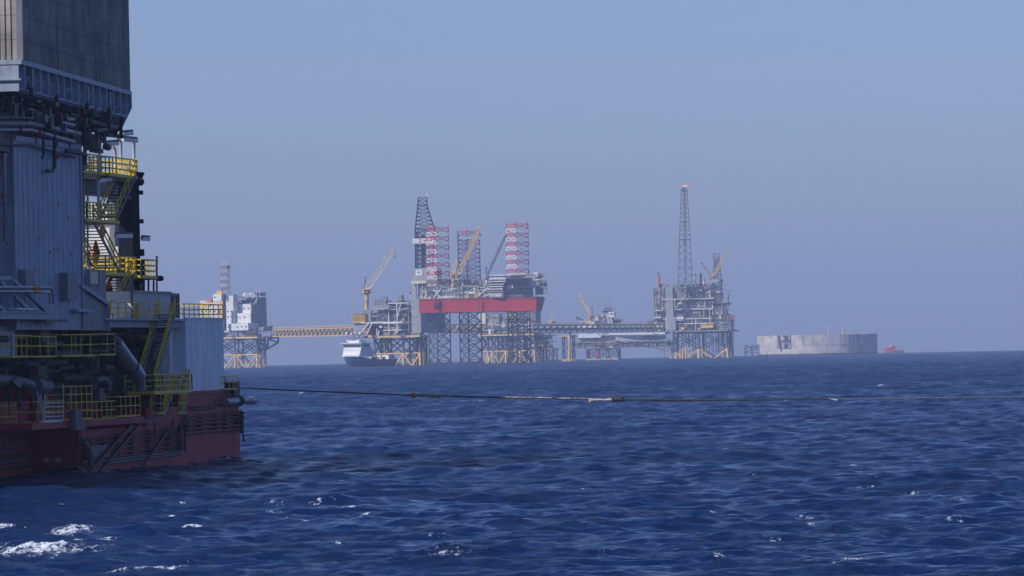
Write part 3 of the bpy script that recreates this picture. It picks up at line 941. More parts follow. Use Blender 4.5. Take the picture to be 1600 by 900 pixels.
    mb = MB(); mb.bar(at(667, 310, cD), at(667, 301, cD), .8); mb.build('aerial', M['white'], root)
    mb = MB(); g = blk(mb, 644.5, 678, 679, 372, 380, cD - 18, phi=math.radians(5), depth=.6); sg = mb.build('sign_board', M['white'], root)
    mb = MB(); g.box(mb, g.w1 * .62, g.w1 * .66, -.08, 0.02, g.z0, g.z1); mb.build('sign_gap', M['rust'], sg)
    mb = MB(); rr = random.Random(9); a = g.w1 * .47
    while a > g.w1 * .08:
        w = rr.uniform(.5, 1.0); g.box(mb, a - w, a, -.12, -.02, g.z0 + 1.2, g.z0 + 1.2 + rr.choice((1.3, 1.3, 2.0))); a -= w + .35
    mb.build('lettering', M['pink'], sg)
    # topsides
    f = Yaw(838, 464, D + 2, math.radians(2))
    A = lambda px, py=455: f.a(px, py)
    Z = lambda py: at(748, py + 1.0, D).z
    def bx(p0, p1, y0, y1, d0, d1, mat, name='module'):
        mb = MB(); f.box(mb, A(p1), A(p0), d0, d1, Z(y1), Z(y0)); return mb.build(name, M[mat], root)
    bx(690, 716, 453, 466, 1, 8, 'white', 'white_module'); bx(711, 718, 449, 466, 1, 6, 'cream', 'white_module')
    bx(657, 666, 459, 467, 0, 6, 'cream', 'tank_module')
    for (p0, p1, y0, y1, d) in ((765, 791, 429, 440, -3), (764, 786, 447, 455, -3.5), (766, 788, 440, 447, -2.5), (786, 831, 447, 463, 5)):
        for r_ in range(2):
            y = y0 + (y1 - y0) * (r_ + .5) / 2
            mb = MB()
            for k in range(8):
                x = p0 + (p1 - p0) * (k + .5) / 8
                f.box(mb, A(x) - .6, A(x) + .6, d - .12, d + .02, Z(y) - .45, Z(y) + .45)
            f.box(mb, A(p1) + .4, A(p0) - .4, d - .06, d + .02, Z(y) - .12, Z(y) + .12)
            mb.build('window_band', M['glass'], root)
    q1 = bx(764, 786, 447, 455, -3.5, 14, 'white', 'quarters_deck'); bx(766, 784, 455, 463, -2.5, 14, 'cream', 'quarters_deck')
    bx(765, 791, 429, 440, -3, 14, 'white', 'quarters_deck'); bx(766, 788, 440, 447, -2.5, 14, 'cream', 'quarters_deck')
    bx(786, 831, 443, 466, 5, 30, 'grey', 'quarters_block'); bx(791, 829, 434.3, 435.6, -9, 26, 'steel', 'helideck'); 
    bx(787, 830, 437, 443, 4, 24, 'dark', 'deck_house')
    bx(800, 824, 427, 433, 0, 12, 'cream', 'deck_house')
    bx(834, 841, 426, 441, 2, 10, 'white', 'white_module'); bx(841, 847, 427, 446, 5, 14, 'midgrey', 'module'); bx(829, 838, 440, 450, 1, 8, 'cream', 'white_module')
    bx(836, 848, 447, 461, 6, 18, 'midgrey', 'module')
    mb = MB(); c = at(851, 444.5, D + 8); mb.sphere(c, 2.0, sz=.75); mb.cyl(c + Vector((-3, 0, 0)), c + Vector((1, 0, 0)), 1.4, n=8); mb.build('lifeboat', M['red'], root)
    mb = MB()
    for y in (440, 452, 459): mb.bar(f.p(A(840), 5, Z(y)), f.p(A(853.5), 5, Z(y)), .5); mb.bar(f.p(A(853.5), 5, Z(y)), f.p(A(853.5), 14, Z(y)), .4)
    mb.bar(f.p(A(853.5), 5, Z(440)), f.p(A(853.5), 5, Z(459)), .4); mb.bar(f.p(A(848), 5, Z(430)), f.p(A(848), 5, Z(460)), .4)
    mb.build('davit_frame', M['grey'], root)
    mb = MB()
    for a0, a1, y0, y1 in ((758, 786, 462, 449), (826, 838, 434, 452), (677, 689, 450, 463), (689, 677, 449, 463), (745, 762, 463, 449), (762, 772, 449, 460)):
        mb.bar(f.p(A(a0), -1, Z(y0)), f.p(A(a1), -1, Z(y1)), .8)
    mb.build('brace', M['white'], root)
    mb = MB()
    for x in (800, 812, 820, 826): mb.bar(f.p(A(x), 4, Z(466)), f.p(A(x), 4, Z(440)), .4)
    for y in (444, 450, 456): mb.bar(f.p(A(786), 3.5, Z(y)), f.p(A(830), 3.5, Z(y)), .35)
    mb.build('gallery', M['grey'], root)
    clutter(f, root, A(764), A(716), 1, 30, Z(466), Z(445), 150, 31, big=.8, mats=('white', 'cream', 'cream', 'midgrey', 'white', 'yellow', 'dark'))
    clutter(f, root, A(760), A(668), 20, 50, Z(455), Z(436), 130, 32, mats=('grey', 'cream', 'cream', 'midgrey', 'white', 'yellow', 'dark'))
    clutter(f, root, A(850), A(766), 0, 24, Z(450), Z(430), 90, 33, big=.7, mats=('white', 'grey', 'white', 'grey', 'cream', 'yellow', 'dark'))
    clutter(f, root, A(716), A(660), 0, 16, Z(466), Z(446), 80, 34, big=.7, mats=('white', 'cream', 'grey', 'midgrey', 'white', 'yellow', 'dark'))
    mb = MB()
    for i in range(34):
        a = A(764) + (A(730) - A(764)) * rr.random(); h = rr.uniform(1, 4)
        f.box(mb, a, a + rr.uniform(.5, 2), -.5, 2, Z(466), Z(466) + h, rr.randrange(6))
    mb.build('deck_cargo', [M['white'], M['yellow'], M['orange'], M['rust'], M['cream'], M['dark']], root)
    mb = MB(); rail(mb, [P(655, -.3, z1 + .4), P(838, 3.6, z1 + .4)], h=1.6, r=.16, step=3); mb.build('railing', M['cream'], root)
jack_up()
crane(716, 432, 4395, (751, 353), 5.5, 7, 'tan crane on the jack-up, its boom crossing the middle leg', ped_bot=450, mat='yellow', boom_mat='tan', group=None)
crane(761, 434, 4380, (794, 360), 3.2, 8, 'crane with thin dark boom leaning toward the right leg of the jack-up', ped_bot=455, mat='cream', boom_mat='steel')
crane(708, 432, 4362, (712, 406), 4.5, 8, 'small yellow crane with upright boom between left and middle jack-up legs', ped_bot=450, mat='yellow', boom_mat='tan', mast=False)

# ------------------------------------------------------------------ 4 wellhead platform behind the jack-up
def wellhead():
    D = 4900
    f = Yaw(835, 522, D, math.radians(14))
    root = thing('wellhead_platform', (f.c.x, f.c.y, sea_z(f.c.x, f.c.y)), 'shaded wellhead platform with yellow lower braces, seen through the legs below the red jack-up hull', 'platform')
    A = lambda px, py=520: f.a(px, py); Z = lambda py: f.z(py, 835)
    mb = MB(); f.box(mb, 0, A(748), -3, 24, Z(521.5) - 1.2, Z(521.5)); mb.build('deck', M['tan'], root)
    mb = MB(); f.box(mb, 0, A(755), -1, 24, Z(506) - .8, Z(506)); mb.build('deck', M['cream'], root)
    mb = MB(); f.box(mb, 0, A(790), 6, 24, Z(506), Z(486)); mb.build('module_wall', M['midgrey'], root)
    mb = MB(); f.box(mb, A(780), A(765), -1, 12, Z(506), Z(490)); mb.build('module_wall', M['grey'], root)
    mb = MB(); f.box(mb, A(760), A(750), -2, 6, Z(505), Z(488)); mb.build('module_wall', M['cream'], root)
    clutter(f, root, 0, A(750), -1, 20, Z(521), Z(488), 130, 41)
    jacket(f, root, sorted([A(834), A(811), A(789), A(768), A(752)]), [2, 24], Z(522.5), yellow_to=Z(547), rleg=.8, rb=.5)
    risers(f, root, A(808), A(770), 4, Z(522.5), 18, 6); risers(f, root, A(850), A(812), 8, Z(522.5), 12, 7, mats=('dark', 'steel', 'dark', 'dark'))
wellhead()

def low_platform():
    D = 5000
    f = Yaw(858, 545, D, math.radians(18))
    root = thing('small_platform', (f.c.x, f.c.y, sea_z(f.c.x, f.c.y)), 'small low platform on thin dark legs, just right of the red jack-up under the bridge', 'platform')
    A = lambda px, py=540: f.a(px, py); Z = lambda py: f.z(py, 850)
    mb = MB(); f.box(mb, -4, A(828), -2, 16, Z(545) - .9, Z(545)); mb.build('deck', M['midgrey'], root)
    mb = MB(); f.box(mb, 0, A(830), 0, 14, Z(524), Z(523)); mb.build('upper_deck', M['cream'], root)
    mb = MB(); g = at(836, 541, D - 3); mb.cyl(g + Vector((-5, 0, 0)), g + Vector((7, 0, 0)), 1.6, n=10); mb.build('tank', M['cream'], root)
    mb = MB(); f.box(mb, A(849), A(836), 3, 12, Z(541), Z(527)); mb.build('machinery_house', M['rust'], root)
    clutter(f, root, -3, A(830), 0, 12, Z(544), Z(524), 60, 51, mats=('midgrey', 'steel', 'rust', 'dark', 'white', 'red', 'dark'))
    jacket(f, root, sorted([A(864), A(857), A(848), A(839), A(830)]), [1, 12], Z(546), yellow_to=sea_z(0, D) + 3, rleg=.38, rb=.2, low='dark')
low_platform()

# ------------------------------------------------------------------ 5 far platform with white flotel-like top
def far_platform():
    D = 5700
    f = Yaw(964, 545, D, math.radians(10))
    root = thing('storage_platform', (f.c.x, f.c.y, sea_z(f.c.x, f.c.y)), 'distant white topped platform behind the long bridge, left of the flare platform', 'platform')
    A = lambda px, py=530: f.a(px, py); Z = lambda py: f.z(py, 964)
    def bx(p0, p1, y0, y1, d0, d1, mat, name='module'):
        mb = MB(); f.box(mb, A(p1), A(p0), d0, d1, Z(y1), Z(y0)); return mb.build(name, M[mat], root)
    bx(905, 933, 506, 512, -4, 30, 'white', 'white_module'); bx(905, 940, 520.5, 527, -4, 30, 'white', 'white_module'); bx(909, 930, 501, 506, -2, 30, 'cream', 'white_module')
    bx(935, 1040, 520.5, 523.5, -4, 30, 'white', 'long_deck'); bx(940, 961, 523, 534, 1, 30, 'cream', 'module')
    bx(941, 957, 492, 505, 0, 14, 'white', 'control_house'); bx(936, 946, 491, 495, -1, 14, 'tan', 'control_house'); bx(930, 945, 495, 500, 1, 14, 'cream', 'control_house')
    g = bx(952, 961, 487, 495.5, -2, 8, 'white', 'control_house')
    mb = MB(); f.box(mb, A(960), A(954), -2.2, -2.05, Z(491), Z(489.5)); mb.build('window', M['glass'], g)
    mb = MB()
    for x, y0, y1 in ((947, 489, 471), (953, 489, 468), (944, 490, 482), (957, 488, 480)): mb.bar(at(x, y0, D), at(x, y1, D), .45)
    f.box(mb, A(957), A(943), -1, 5, Z(488), Z(485)); f.box(mb, A(955), A(945), -1, 4, Z(483), Z(481.5))
    mb.build('radar_mast', M['dark'], root)
    mb = MB()
    for x0, x1, y0, y1 in ((900, 912, 498, 500), (955, 971, 499, 501), (900, 906, 496, 496.5)): mb.bar(at(x0, y0, D), at(x1, y1, D), 1.0)
    for x0, x1 in ((944, 941), (948, 952), (945, 938), (952, 957)): mb.bar(at(x0, 492, D), at(x1, 506, D), 1.5, m=1)
    mb.build('support_frame', [M['dark'], M['white']], root)
    mb = MB(); n = 17
    for r_, (ya, yb) in enumerate(((523.5, 527), (527, 531.5))):
        for i in range(n):
            x0 = 962 + (1030 - 962) * i / n; mb.bar(at(x0, yb, D - 2), at(x0 + 3.6, ya, D - 2), 1.2)
        mb.bar(at(961, yb, D - 2), at(1036, yb - 1.4, D - 2), 1.0)
    mb.build('louvred_side', M['white'], root)
    bx(962, 1036, 525, 531, 2, 20, 'midgrey', 'module')
    bx(900, 1062, 533.5, 535, -1, 24, 'midgrey', 'deck'); 
    clutter(f, root, A(1050), A(898), 0, 20, Z(543), Z(534), 190, 61, big=.8)
    clutter(f, root, A(940), A(905), -1, 20, Z(534), Z(521), 60, 62, mats=('white', 'cream', 'white', 'grey', 'midgrey', 'yellow', 'dark'))
    clutter(f, root, A(970), A(905), 2, 20, Z(508), Z(500), 60, 63, big=.7, mats=('white', 'cream', 'white', 'grey', 'midgrey', 'dark', 'dark'))
    clutter(f, root, A(1060), A(1012), 3, 20, Z(520), Z(502), 50, 64, mats=('midgrey', 'grey', 'steel', 'steel', 'grey', 'tan', 'dark'))
    clutter(f, root, A(962), A(924), -2, 8, Z(544), Z(537), 40, 65, big=.7, mats=('rust', 'tan', 'cream', 'steel', 'white', 'orange', 'dark'))
    jacket(f, root, sorted([A(964), A(947), A(932), A(916)]), [1, 18], Z(544), yellow_to=sea_z(0, D) + 1.5, rleg=.75, rb=.4)
    mb = MB(); mb.cyl(at(933, 561, D - 4), at(933, 548, D - 4), .7, n=8); mb.build('riser', M['pink'], root)
far_platform()
crane(924, 497, 5690, (904, 460), 4.2, 9, 'yellow crane with boom raised to the left, on the distant white topped platform', mat='yellow', boom_mat='tan', ped_bot=503)
mbw = MB(); 
_f = thing('small_bridge_crane', at(862, 503, 4900), 'tiny tan davit crane standing on the long bridge just right of the jack-up', 'crane')
lattice(mbw, [at(861, 504, 4900) + Vector((x, y, 0)) for x, y in ((-.6, -.6), (.6, -.6), (.6, .6), (-.6, .6))], [at(862.5, 491, 4900) + Vector((x, y, 0)) for x, y in ((-.5, -.5), (.5, -.5), (.5, .5), (-.5, .5))], 4, .35, .25)
mbw.build('boom', M['tan'], _f)
mbw = MB(); blk(mbw, 858, 865, 869, 502, 505.5, 4900); mbw.build('base', M['yellow'], _f)

# ------------------------------------------------------------------ 6 flare platform
def flare_platform():
    D = 5600
    f = Yaw(1137, 517, D, math.radians(12))
    root = thing('drilling_platform', (f.c.x, f.c.y, sea_z(f.c.x, f.c.y)), 'crowded grey drilling platform carrying the tall flare tower, right of the bridge', 'platform')
    A = lambda px, py=480: f.a(px, py); Z = lambda py: f.z(py, 1100)
    def bx(p0, p1, y0, y1, d0, d1, mat, name='module'):
        mb = MB(); f.box(mb, A(p1), A(p0), d0, d1, Z(y1), Z(y0)); return mb.build(name, M[mat], root)
    bx(1023, 1137, 516, 517.5, -3, 40, 'grey', 'deck'); bx(1116, 1143, 517, 518.5, 0, 40, 'steel', 'deck')
    bx(1041, 1052, 447, 514, -2, 6, 'grey', 'clad_tower'); bx(1052, 1055.5, 454, 494, -2, 6, 'dark', 'clad_tower'); bx(1045, 1056, 494, 515, -3, 5, 'grey', 'clad_tower')
    bx(1052, 1066, 444, 466, 0, 12, 'midgrey', 'module'); bx(1056, 1086, 466, 481, 4, 16, 'midgrey', 'module'); bx(1086, 1112, 468, 481, 3, 14, 'grey', 'module')
    bx(1068, 1086, 450, 466, 5, 16, 'midgrey', 'module'); bx(1056, 1116, 484, 497, 6, 18, 'midgrey', 'module'); bx(1113, 1118, 466, 512, 0, 10, 'dark', 'module')
    bx(1024, 1036, 506, 516, -3, 8, 'cream', 'module'); bx(1096, 1115, 507.5, 512.5, -4, 4, 'yellow', 'yellow_module'); bx(1064, 1070, 510.5, 515, -4, 2, 'yellow', 'yellow_module')
    bx(1055, 1068, 494, 500, -2, 4, 'white', 'white_module'); bx(1123, 1131, 489, 500, 0, 8, 'cream', 'white_module')
    mb = MB()
    for y, x0, x1 in ((466.5, 1036, 1116), (482.5, 1055, 1113), (497.5, 1055, 1113), (505, 1070, 1116)): mb.bar(f.p(A(x0), -2, Z(y)), f.p(A(x1), -2, Z(y)), .9)
    for x, y0, y1 in ((1071, 450, 482), (1109, 482, 506), (1100, 482, 497), (1081, 498, 508), (1087, 498, 516), (1055, 466, 480)): mb.bar(f.p(A(x), -2, Z(y0)), f.p(A(x), -2, Z(y1)), .7)
    mb.bar(f.p(A(1056), -2, Z(480)), f.p(A(1067), -2, Z(467)), .6)
    mb.build('frame', M['cream'], root)
    mt = ('grey', 'midgrey', 'cream', 'steel', 'white', 'tan', 'dark')
    for i, (p0, p1, y0, y1, n) in enumerate(((1022, 1041, 450, 516, 150), (1056, 1116, 498, 516, 110), (1056, 1112, 483, 497, 80), (1056, 1112, 466, 481, 70), (1065, 1112, 444, 466, 130), (1117, 1143, 494, 516, 110), (1112, 1135, 466, 492, 90), (1098, 1128, 446, 466, 60), (1060, 1112, 512, 519, 30))):
        clutter(f, root, A(p1), A(p0), 0, 22, Z(y1), Z(y0), n, 70 + i, big=.85, mats=mt)
    bx(1112, 1137, 474, 476, -1, 20, 'dark', 'deck'); bx(1024, 1036, 483, 484.5, -5, 4, 'white', 'landing'); bx(1023, 1034, 494, 495.5, -5, 4, 'white', 'landing')
    # stacks
    for x, y, m_ in ((1086.5, 428, 'white'), (1095, 427, 'dark')):
        mb = MB(); mb.cyl(at(x, 450, D + 8), at(x, y, D + 8), 1.0, n=9); mb.build('exhaust_stack', M[m_], root)
    # derrick
    qd = lambda pl, pr, py: [at(pl, py, D + 5), at(pr, py, D + 5), at(pr - .5, py, D + 13), at(pl + .5, py, D + 13)]
    mb = MB(); lattice(mb, qd(1112, 1129, 474), qd(1113, 1127.5, 437), 5, .7, .45); lattice(mb, qd(1113, 1127.5, 437), qd(1116, 1124.5, 410), 4, .6, .38); lattice(mb, qd(1114.5, 1124.5, 410), qd(1114.5, 1124.5, 396), 2, .4, .3)
    lattice(mb, qd(1117, 1122, 437), qd(1118, 1122, 404), 5, .5, .4)
    mb.build('derrick', M['steel'], root)
    bx(1112, 1129, 437, 442, -6, 6, 'grey', 'wind_wall'); 
    mb = MB(); c = at(1138.5, 467, D); mb.bar(at(1138, 480, D), at(1138, 460, D), .9); mb.bar(at(1131, 475, D), at(1142, 474, D), 2.2); mb.bar(at(1134, 454.5, D), at(1146, 454.5, D), .3); mb.bar(at(1140, 462, D), at(1139, 454, D), .4)
    mb.build('crane_gantry', M['dark'], root)
    bx(1140, 1146, 496, 500, 0, 4, 'red', 'lifeboat'); 
    # jacket
    jacket(f, root, sorted([A(1134, 540), A(1092, 540), A(1053, 540)]), [0, 26], Z(518), yellow_to=Z(545), batter=.10, rleg=1.15, rb=.6, hbar=False)
    risers(f, root, A(1132), A(1060), 5, Z(518), 20, 8); risers(f, root, A(1143), A(1116), 10, Z(518), 9, 9, mats=('steel', 'steel', 'steel', 'steel'))
    for x in (1063, 1067, 1072):
        mb = MB(); mb.cyl(at(x, 562, D - 4), at(x, 545, D - 4), .85, n=8); mb.build('pile', M['yellow'], root)
    # left access arm
    mb = MB()
    for dd in (0, 8):
        for a_, b_ in (((1000, 541), (1030, 545)), ((1030, 545), (1052, 543)), ((1038, 562), (1038, 545)), ((1020, 520), (1052, 534)), ((1022, 541), (1038, 549)), ((1038, 549), (1052, 545)), ((1052, 560), (1046, 562)), ((1049, 560), (1049, 540))):
            mb.bar(at(*a_, D + dd), at(*b_, D + dd), .7)
    mb.build('access_arm', M['steel'], root)
flare_platform()
crane(1031, 447, 5590, (1045, 446), 3.0, 6, 'short orange crane on the left corner of the flare platform', ped_bot=466, mat='orange', mast=False)
mbc = MB(); _o = thing('orange_mast', at(1029.5, 446, 5588), 'upright orange mast on the top left corner of the flare platform', 'mast')
mbc.cyl(at(1029.5, 446, 5588), at(1029.5, 432, 5588), 1.2, n=8, m=0); mbc.bar(at(1029.5, 432, 5588), at(1029, 425, 5588), .9, m=1); mbc.build('post', [M['orange'], M['dark']], _o)
crane(1112, 436, 5615, (1096, 410), 3.0, 6, 'tan crane boom leaning left beside the grey derrick of the flare platform', mat='tan', mast=False)
crane(1114, 434, 5590, (1136, 392), 3.6, 6, 'tan crane boom leaning right across the grey derrick of the flare platform', mat='tan', mast=False)
mbc = MB(); _o = thing('striped_post', at(1100, 447, 5596), 'short orange and white post right of the two exhaust stacks', 'post')
for k in range(3): mbc.cyl(at(1100.2, 447 - k * 4, 5596), at(1100.2, 443 - k * 4, 5596), 1.1, n=8, m=k % 2)
mbc.build('post', [M['orange'], M['legw']], _o)

def flare_tower():
    D = 5604
    root = thing('flare_tower', at(1071, 466, D), 'very tall slim grey lattice flare tower with a flame at its top', 'flare tower')
    q = lambda cx, w, py: [at(cx - w, py, D - w * .63), at(cx + w, py, D - w * .63), at(cx + w, py, D + w * .63), at(cx - w, py, D + w * .63)]
    mb = MB()
    lattice(mb, q(1070.8, 11.5, 452), q(1070, 8.5, 374), 7, .8, .42)
    lattice(mb, q(1070, 8.5, 374), q(1069, 4.6, 298), 11, .66, .36)
    mb.build('lattice_frame', M['steel'], root)
    mb = MB()
    for dx in (-.9, .6, 1.6): mb.cyl(at(1070.8 + dx, 452, D), at(1069 + dx, 296, D), .24, n=6, m=0)
    rr = random.Random(4)
    for i in range(30):
        y = 300 + i * 5.1; mb.bar(at(1069 + rr.uniform(-2.6, -1), y, D), at(1070 + rr.uniform(1, 3), y + rr.uniform(0, 3), D), .5, m=1)
    mb.build('riser_pipe', [M['steel'], M['white']], root)
    mb = MB()
    for y, w in ((374, 9.5), (298, 5.8), (347, 7.5)):
        B = q(1069.6, w, y + .7); T = q(1069.6, w, y); mb.hexa(B, T)
    rail(mb, q(1069, 5.8, 298)[:2], h=2, r=.25, step=2)
    mb.build('platform_ring', M['dark'], root)
    mb = MB()
    mb.cyl(at(1068, 297, D), at(1066.5, 292.5, D), .35, n=6); mb.cyl(at(1068, 297, D), at(1068, 292, D), .5, .9, n=6); mb.cyl(at(1068, 297, D), at(1069.5, 293, D), .35, n=6)
    mb.build('burner_tip', M['dark'], root)
    # flame
    fm = bpy.data.materials.new('flame'); fm.use_nodes = True; t = fm.node_tree; b = t.nodes['Principled BSDF']
    tc = t.nodes.new('ShaderNodeTexCoord'); sp = t.nodes.new('ShaderNodeSeparateXYZ'); t.links.new(tc.outputs['Generated'], sp.inputs[0])
    rp = t.nodes.new('ShaderNodeValToRGB'); t.links.new(sp.outputs[0], rp.inputs[0])
    rp.color_ramp.elements[0].color = (1, .72, .35, 1); rp.color_ramp.elements[1].color = (.9, .16, .05, 1)
    t.links.new(rp.outputs[0], b.inputs['Emission Color']); b.inputs['Emission Strength'].default_value = 1.25; b.inputs['Base Color'].default_value = (0.1, .03, .01, 1)
    mb = MB(); pts = [at(1066.5, 292.3, D), at(1069, 290.6, D), at(1072.5, 290.2, D), at(1077.5, 289.6, D)]
    mb.tube(pts, [.4, .8, .7, .15], n=8)
    mb.build('flame', fm, root)
    # thin smoke trail
    sm = bpy.data.materials.new('thin_smoke'); sm.use_nodes = True; t = sm.node_tree
    for n in list(t.nodes): t.nodes.remove(n)
    out = t.nodes.new('ShaderNodeOutputMaterial'); pv = t.nodes.new('ShaderNodeVolumePrincipled'); pv.inputs['Color'].default_value = (.1, .1, .1, 1); pv.inputs['Density'].default_value = .012
    t.links.new(pv.outputs[0], out.inputs['Volume'])
    mb = MB(); mb.tube([at(1079, 289.5, D), at(1100, 287.5, D), at(1125, 285.5, D), at(1155, 283, D), at(1180, 281, D)], [.6, 2.0, 2.8, 3.6, 2.0], n=8)
    o = mb.build('smoke', sm); o['kind'] = 'stuff'; 
flare_tower()

# ------------------------------------------------------------------ 7 concrete barrier wall
def barrier():
    D = 6700; s = D / FPX
    cpx = 1277.5; rad = 93.5 * s
    c = at(cpx, 553, D); cx, cy = c.x, c.y
    zs = sea_z(cx, cy); zt = at(cpx, 523.3, D).z
    root = thing('barrier_wall', (cx, cy, zs), 'huge round weathered concrete barrier wall standing in the sea, with one gap near its left', 'barrier wall')
    n = 240; th = 7
    def gapf(px):
        # top of the wall where it is broken open: (opening columns)
        return 1213 < px < 1218.5 or 1219.5 < px < 1234
    zgap = at(cpx, 544.5, D).z
    mb = MB()
    rr = random.Random(2)
    def ring(i, r, z): 
        t = 2 * math.pi * i / n
        return Vector((cx + r * math.sin(t), cy - r * math.cos(t), z))
    for i in range(n):
        t = 2 * math.pi * (i + .5) / n
        x = cx + rad * math.sin(t); y = cy - rad * math.cos(t); px = 800 + x / y * FPX
        zz = zt + rr.uniform(-.15, .25)
        if math.cos(t) > 0 and gapf(px): zz = zgap + rr.uniform(-.2, .3)
        ro = rad + (0.18 if i % 6 == 0 else 0)
        B = [ring(i, ro, zs - 4), ring(i + 1, ro, zs - 4), ring(i + 1, ro - th, zs - 4), ring(i, ro - th, zs - 4)]
        T = [Vector((v.x, v.y, zz)) for v in B]
        mb.hexa(B, T, 0)
    mb.build('wall', M['conc'], root)
    mb = MB()
    for i in range(n):
        t = 2 * math.pi * (i + .5) / n
        if math.cos(t) < 0: continue
        B = [ring(i, rad + .5, zs - 2), ring(i + 1, rad + .5, zs - 2), ring(i + 1, rad + .1, zs - 2), ring(i, rad + .1, zs - 2)]
        mb.hexa(B, [Vector((v.x, v.y, zs + 1.8 + rr.uniform(-.3, .5))) for v in B])
    mb.build('tide_band', M['dark'], root)
    Df = cy - rad * .8
    mb = MB()
    mb.hexa(*[[at(x, y, Df + d) for x, d in ((1222, 0), (1225.5, 0), (1225.5, 5), (1222, 5))] for y in (545, 526)], m=0)
    for x in (1232,): mb.hexa(*[[at(x + a, y, Df + d) for a, d in ((0, 0), (2.6, 0), (2.6, 5), (0, 5))] for y in (545, 525)], m=0)
    mb.bar(at(1222, 532.5, Df), at(1234, 532.5, Df), 1.6, m=1); mb.bar(at(1222, 536, Df), at(1234, 536, Df), .8, m=0)
    mb.bar(at(1215, 527, Df), at(1216.5, 545, Df), 1.6, m=0)
    mb.build('gap_frame', [M['conc'], M['rust']], root)
    zc = at(cpx, 539, D).z
    mb = MB()
    for i in range(n):
        t = 2 * math.pi * (i + .5) / n
        if math.cos(t) < -.2: continue
        x = cx + rad * math.sin(t); y = cy - rad * math.cos(t)
        if math.cos(t) > 0 and gapf(800 + x / y * FPX): continue
        B = [ring(i, rad + .35, zc), ring(i + 1, rad + .35, zc), ring(i + 1, rad + .1, zc), ring(i, rad + .1, zc)]
        mb.hexa(B, [Vector((v.x, v.y, zc + .5)) for v in B])
    mb.build('ledge', M['conc'], root)
    for j, x in enumerate((1295.5, 1317)):
        o = thing('striped_beacon', at(x, 524, D), ('left' if j == 0 else 'right') + ' one of the two orange and white banded posts standing on the concrete barrier wall', 'beacon', 'banded posts on the barrier wall')
        mb = MB(); top = 512 if j == 0 else 511
        for k in range(6):
            y0 = 524 + (top - 524) * k / 6; y1 = 524 + (top - 524) * (k + 1) / 6
            mb.cyl(at(x, y0, D - 40), at(x, y1, D - 40), .9 if k % 2 else .65, n=8, m=k % 2)
        mb.build('post', [M['orange'], M['legw']], o)
    # remains of a small jacket beside it
    Dj = 6650
    f = Yaw(1184, 556, Dj, math.radians(15)); j = thing('old_jacket', (f.c.x, f.c.y, sea_z(f.c.x, f.c.y)), 'small bare dark steel frame standing in the sea left of the concrete barrier', 'jacket')
    for a in (0, 7, 15.5): 
        for b in (0, 8):
            mb = MB(); mb.cyl(f.p(a, b, sea_z(0, Dj) - 3), f.p(a, b, f.z(538 + a * .1, 1184)), .45, n=6); mb.build('leg', M['dark'], j)
    mb = MB()
    for b in (0, 8):
        for y0, y1, a0, a1 in ((539, 544, 0, 15.5), (551, 551, 0, 15.5), (538, 545, 15.5, 7), (550, 546, 15.5, 7), (540, 548, 7, 0), (548, 541, 7, 0)):
            mb.cyl(f.p(a0, b, f.z(y0, 1184)), f.p(a1, b, f.z(y1, 1184)), .32, n=6)
    mb.build('brace', M['dark'], j)
barrier()

# ------------------------------------------------------------------ 8 ships
def hull_mesh(f, L, B, zd_bow, zd_mid, zw, flare=.35):
    """hull along +b from the bow; a across"""
    st = [0, .03, .08, .16, .3, .6, .93, 1.0]
    hw = [.10, .42, .62, .84, .97, 1.0, .98, .92]
    sheer = [zd_bow, zd_bow, zd_bow - .1, zd_bow - .3, zd_mid + (zd_bow - zd_mid) * .55, zd_mid, zd_mid, zd_mid]
    rows = []
    for t, w, zd in zip(st, hw, sheer):
        k = 1 - flare * (1 - t) ** 3
        row = []
        for fr, zz in ((.45 * k, zw - 3), (.72 * k, zw), (.9, zw + (zd - zw) * .6), (1.0, zd)):
            off = (1 - (zz - zw + 3) / (zd - zw + 3)) * L * .07 * (1 - t) ** 4
            row.append((fr * w * B / 2, t * L + off, zz))
        rows.append(row)
    return rows
def add_hull(mb, f, rows, m=0, md=1):
    n = len(rows); k = len(rows[0])
    V = []
    for r_ in rows:
        for a, b, z in r_: V.append(f.p(a, b, z))
        for a, b, z in reversed(r_): V.append(f.p(-a, b, z))
    w = 2 * k; F = []
    for i in range(n - 1):
        for j in range(w - 1):
            F.append((i * w + j, i * w + j + 1, (i + 1) * w + j + 1, (i + 1) * w + j))
    mb.add(V, F, m)
    mb.add(V, [(i * w + k - 1, i * w + k, (i + 1) * w + k, (i + 1) * w + k - 1) for i in range(n - 1)], md)
    mb.add(V, [tuple((n - 1) * w + j for j in range(w)), tuple(range(w - 1, -1, -1))], m)

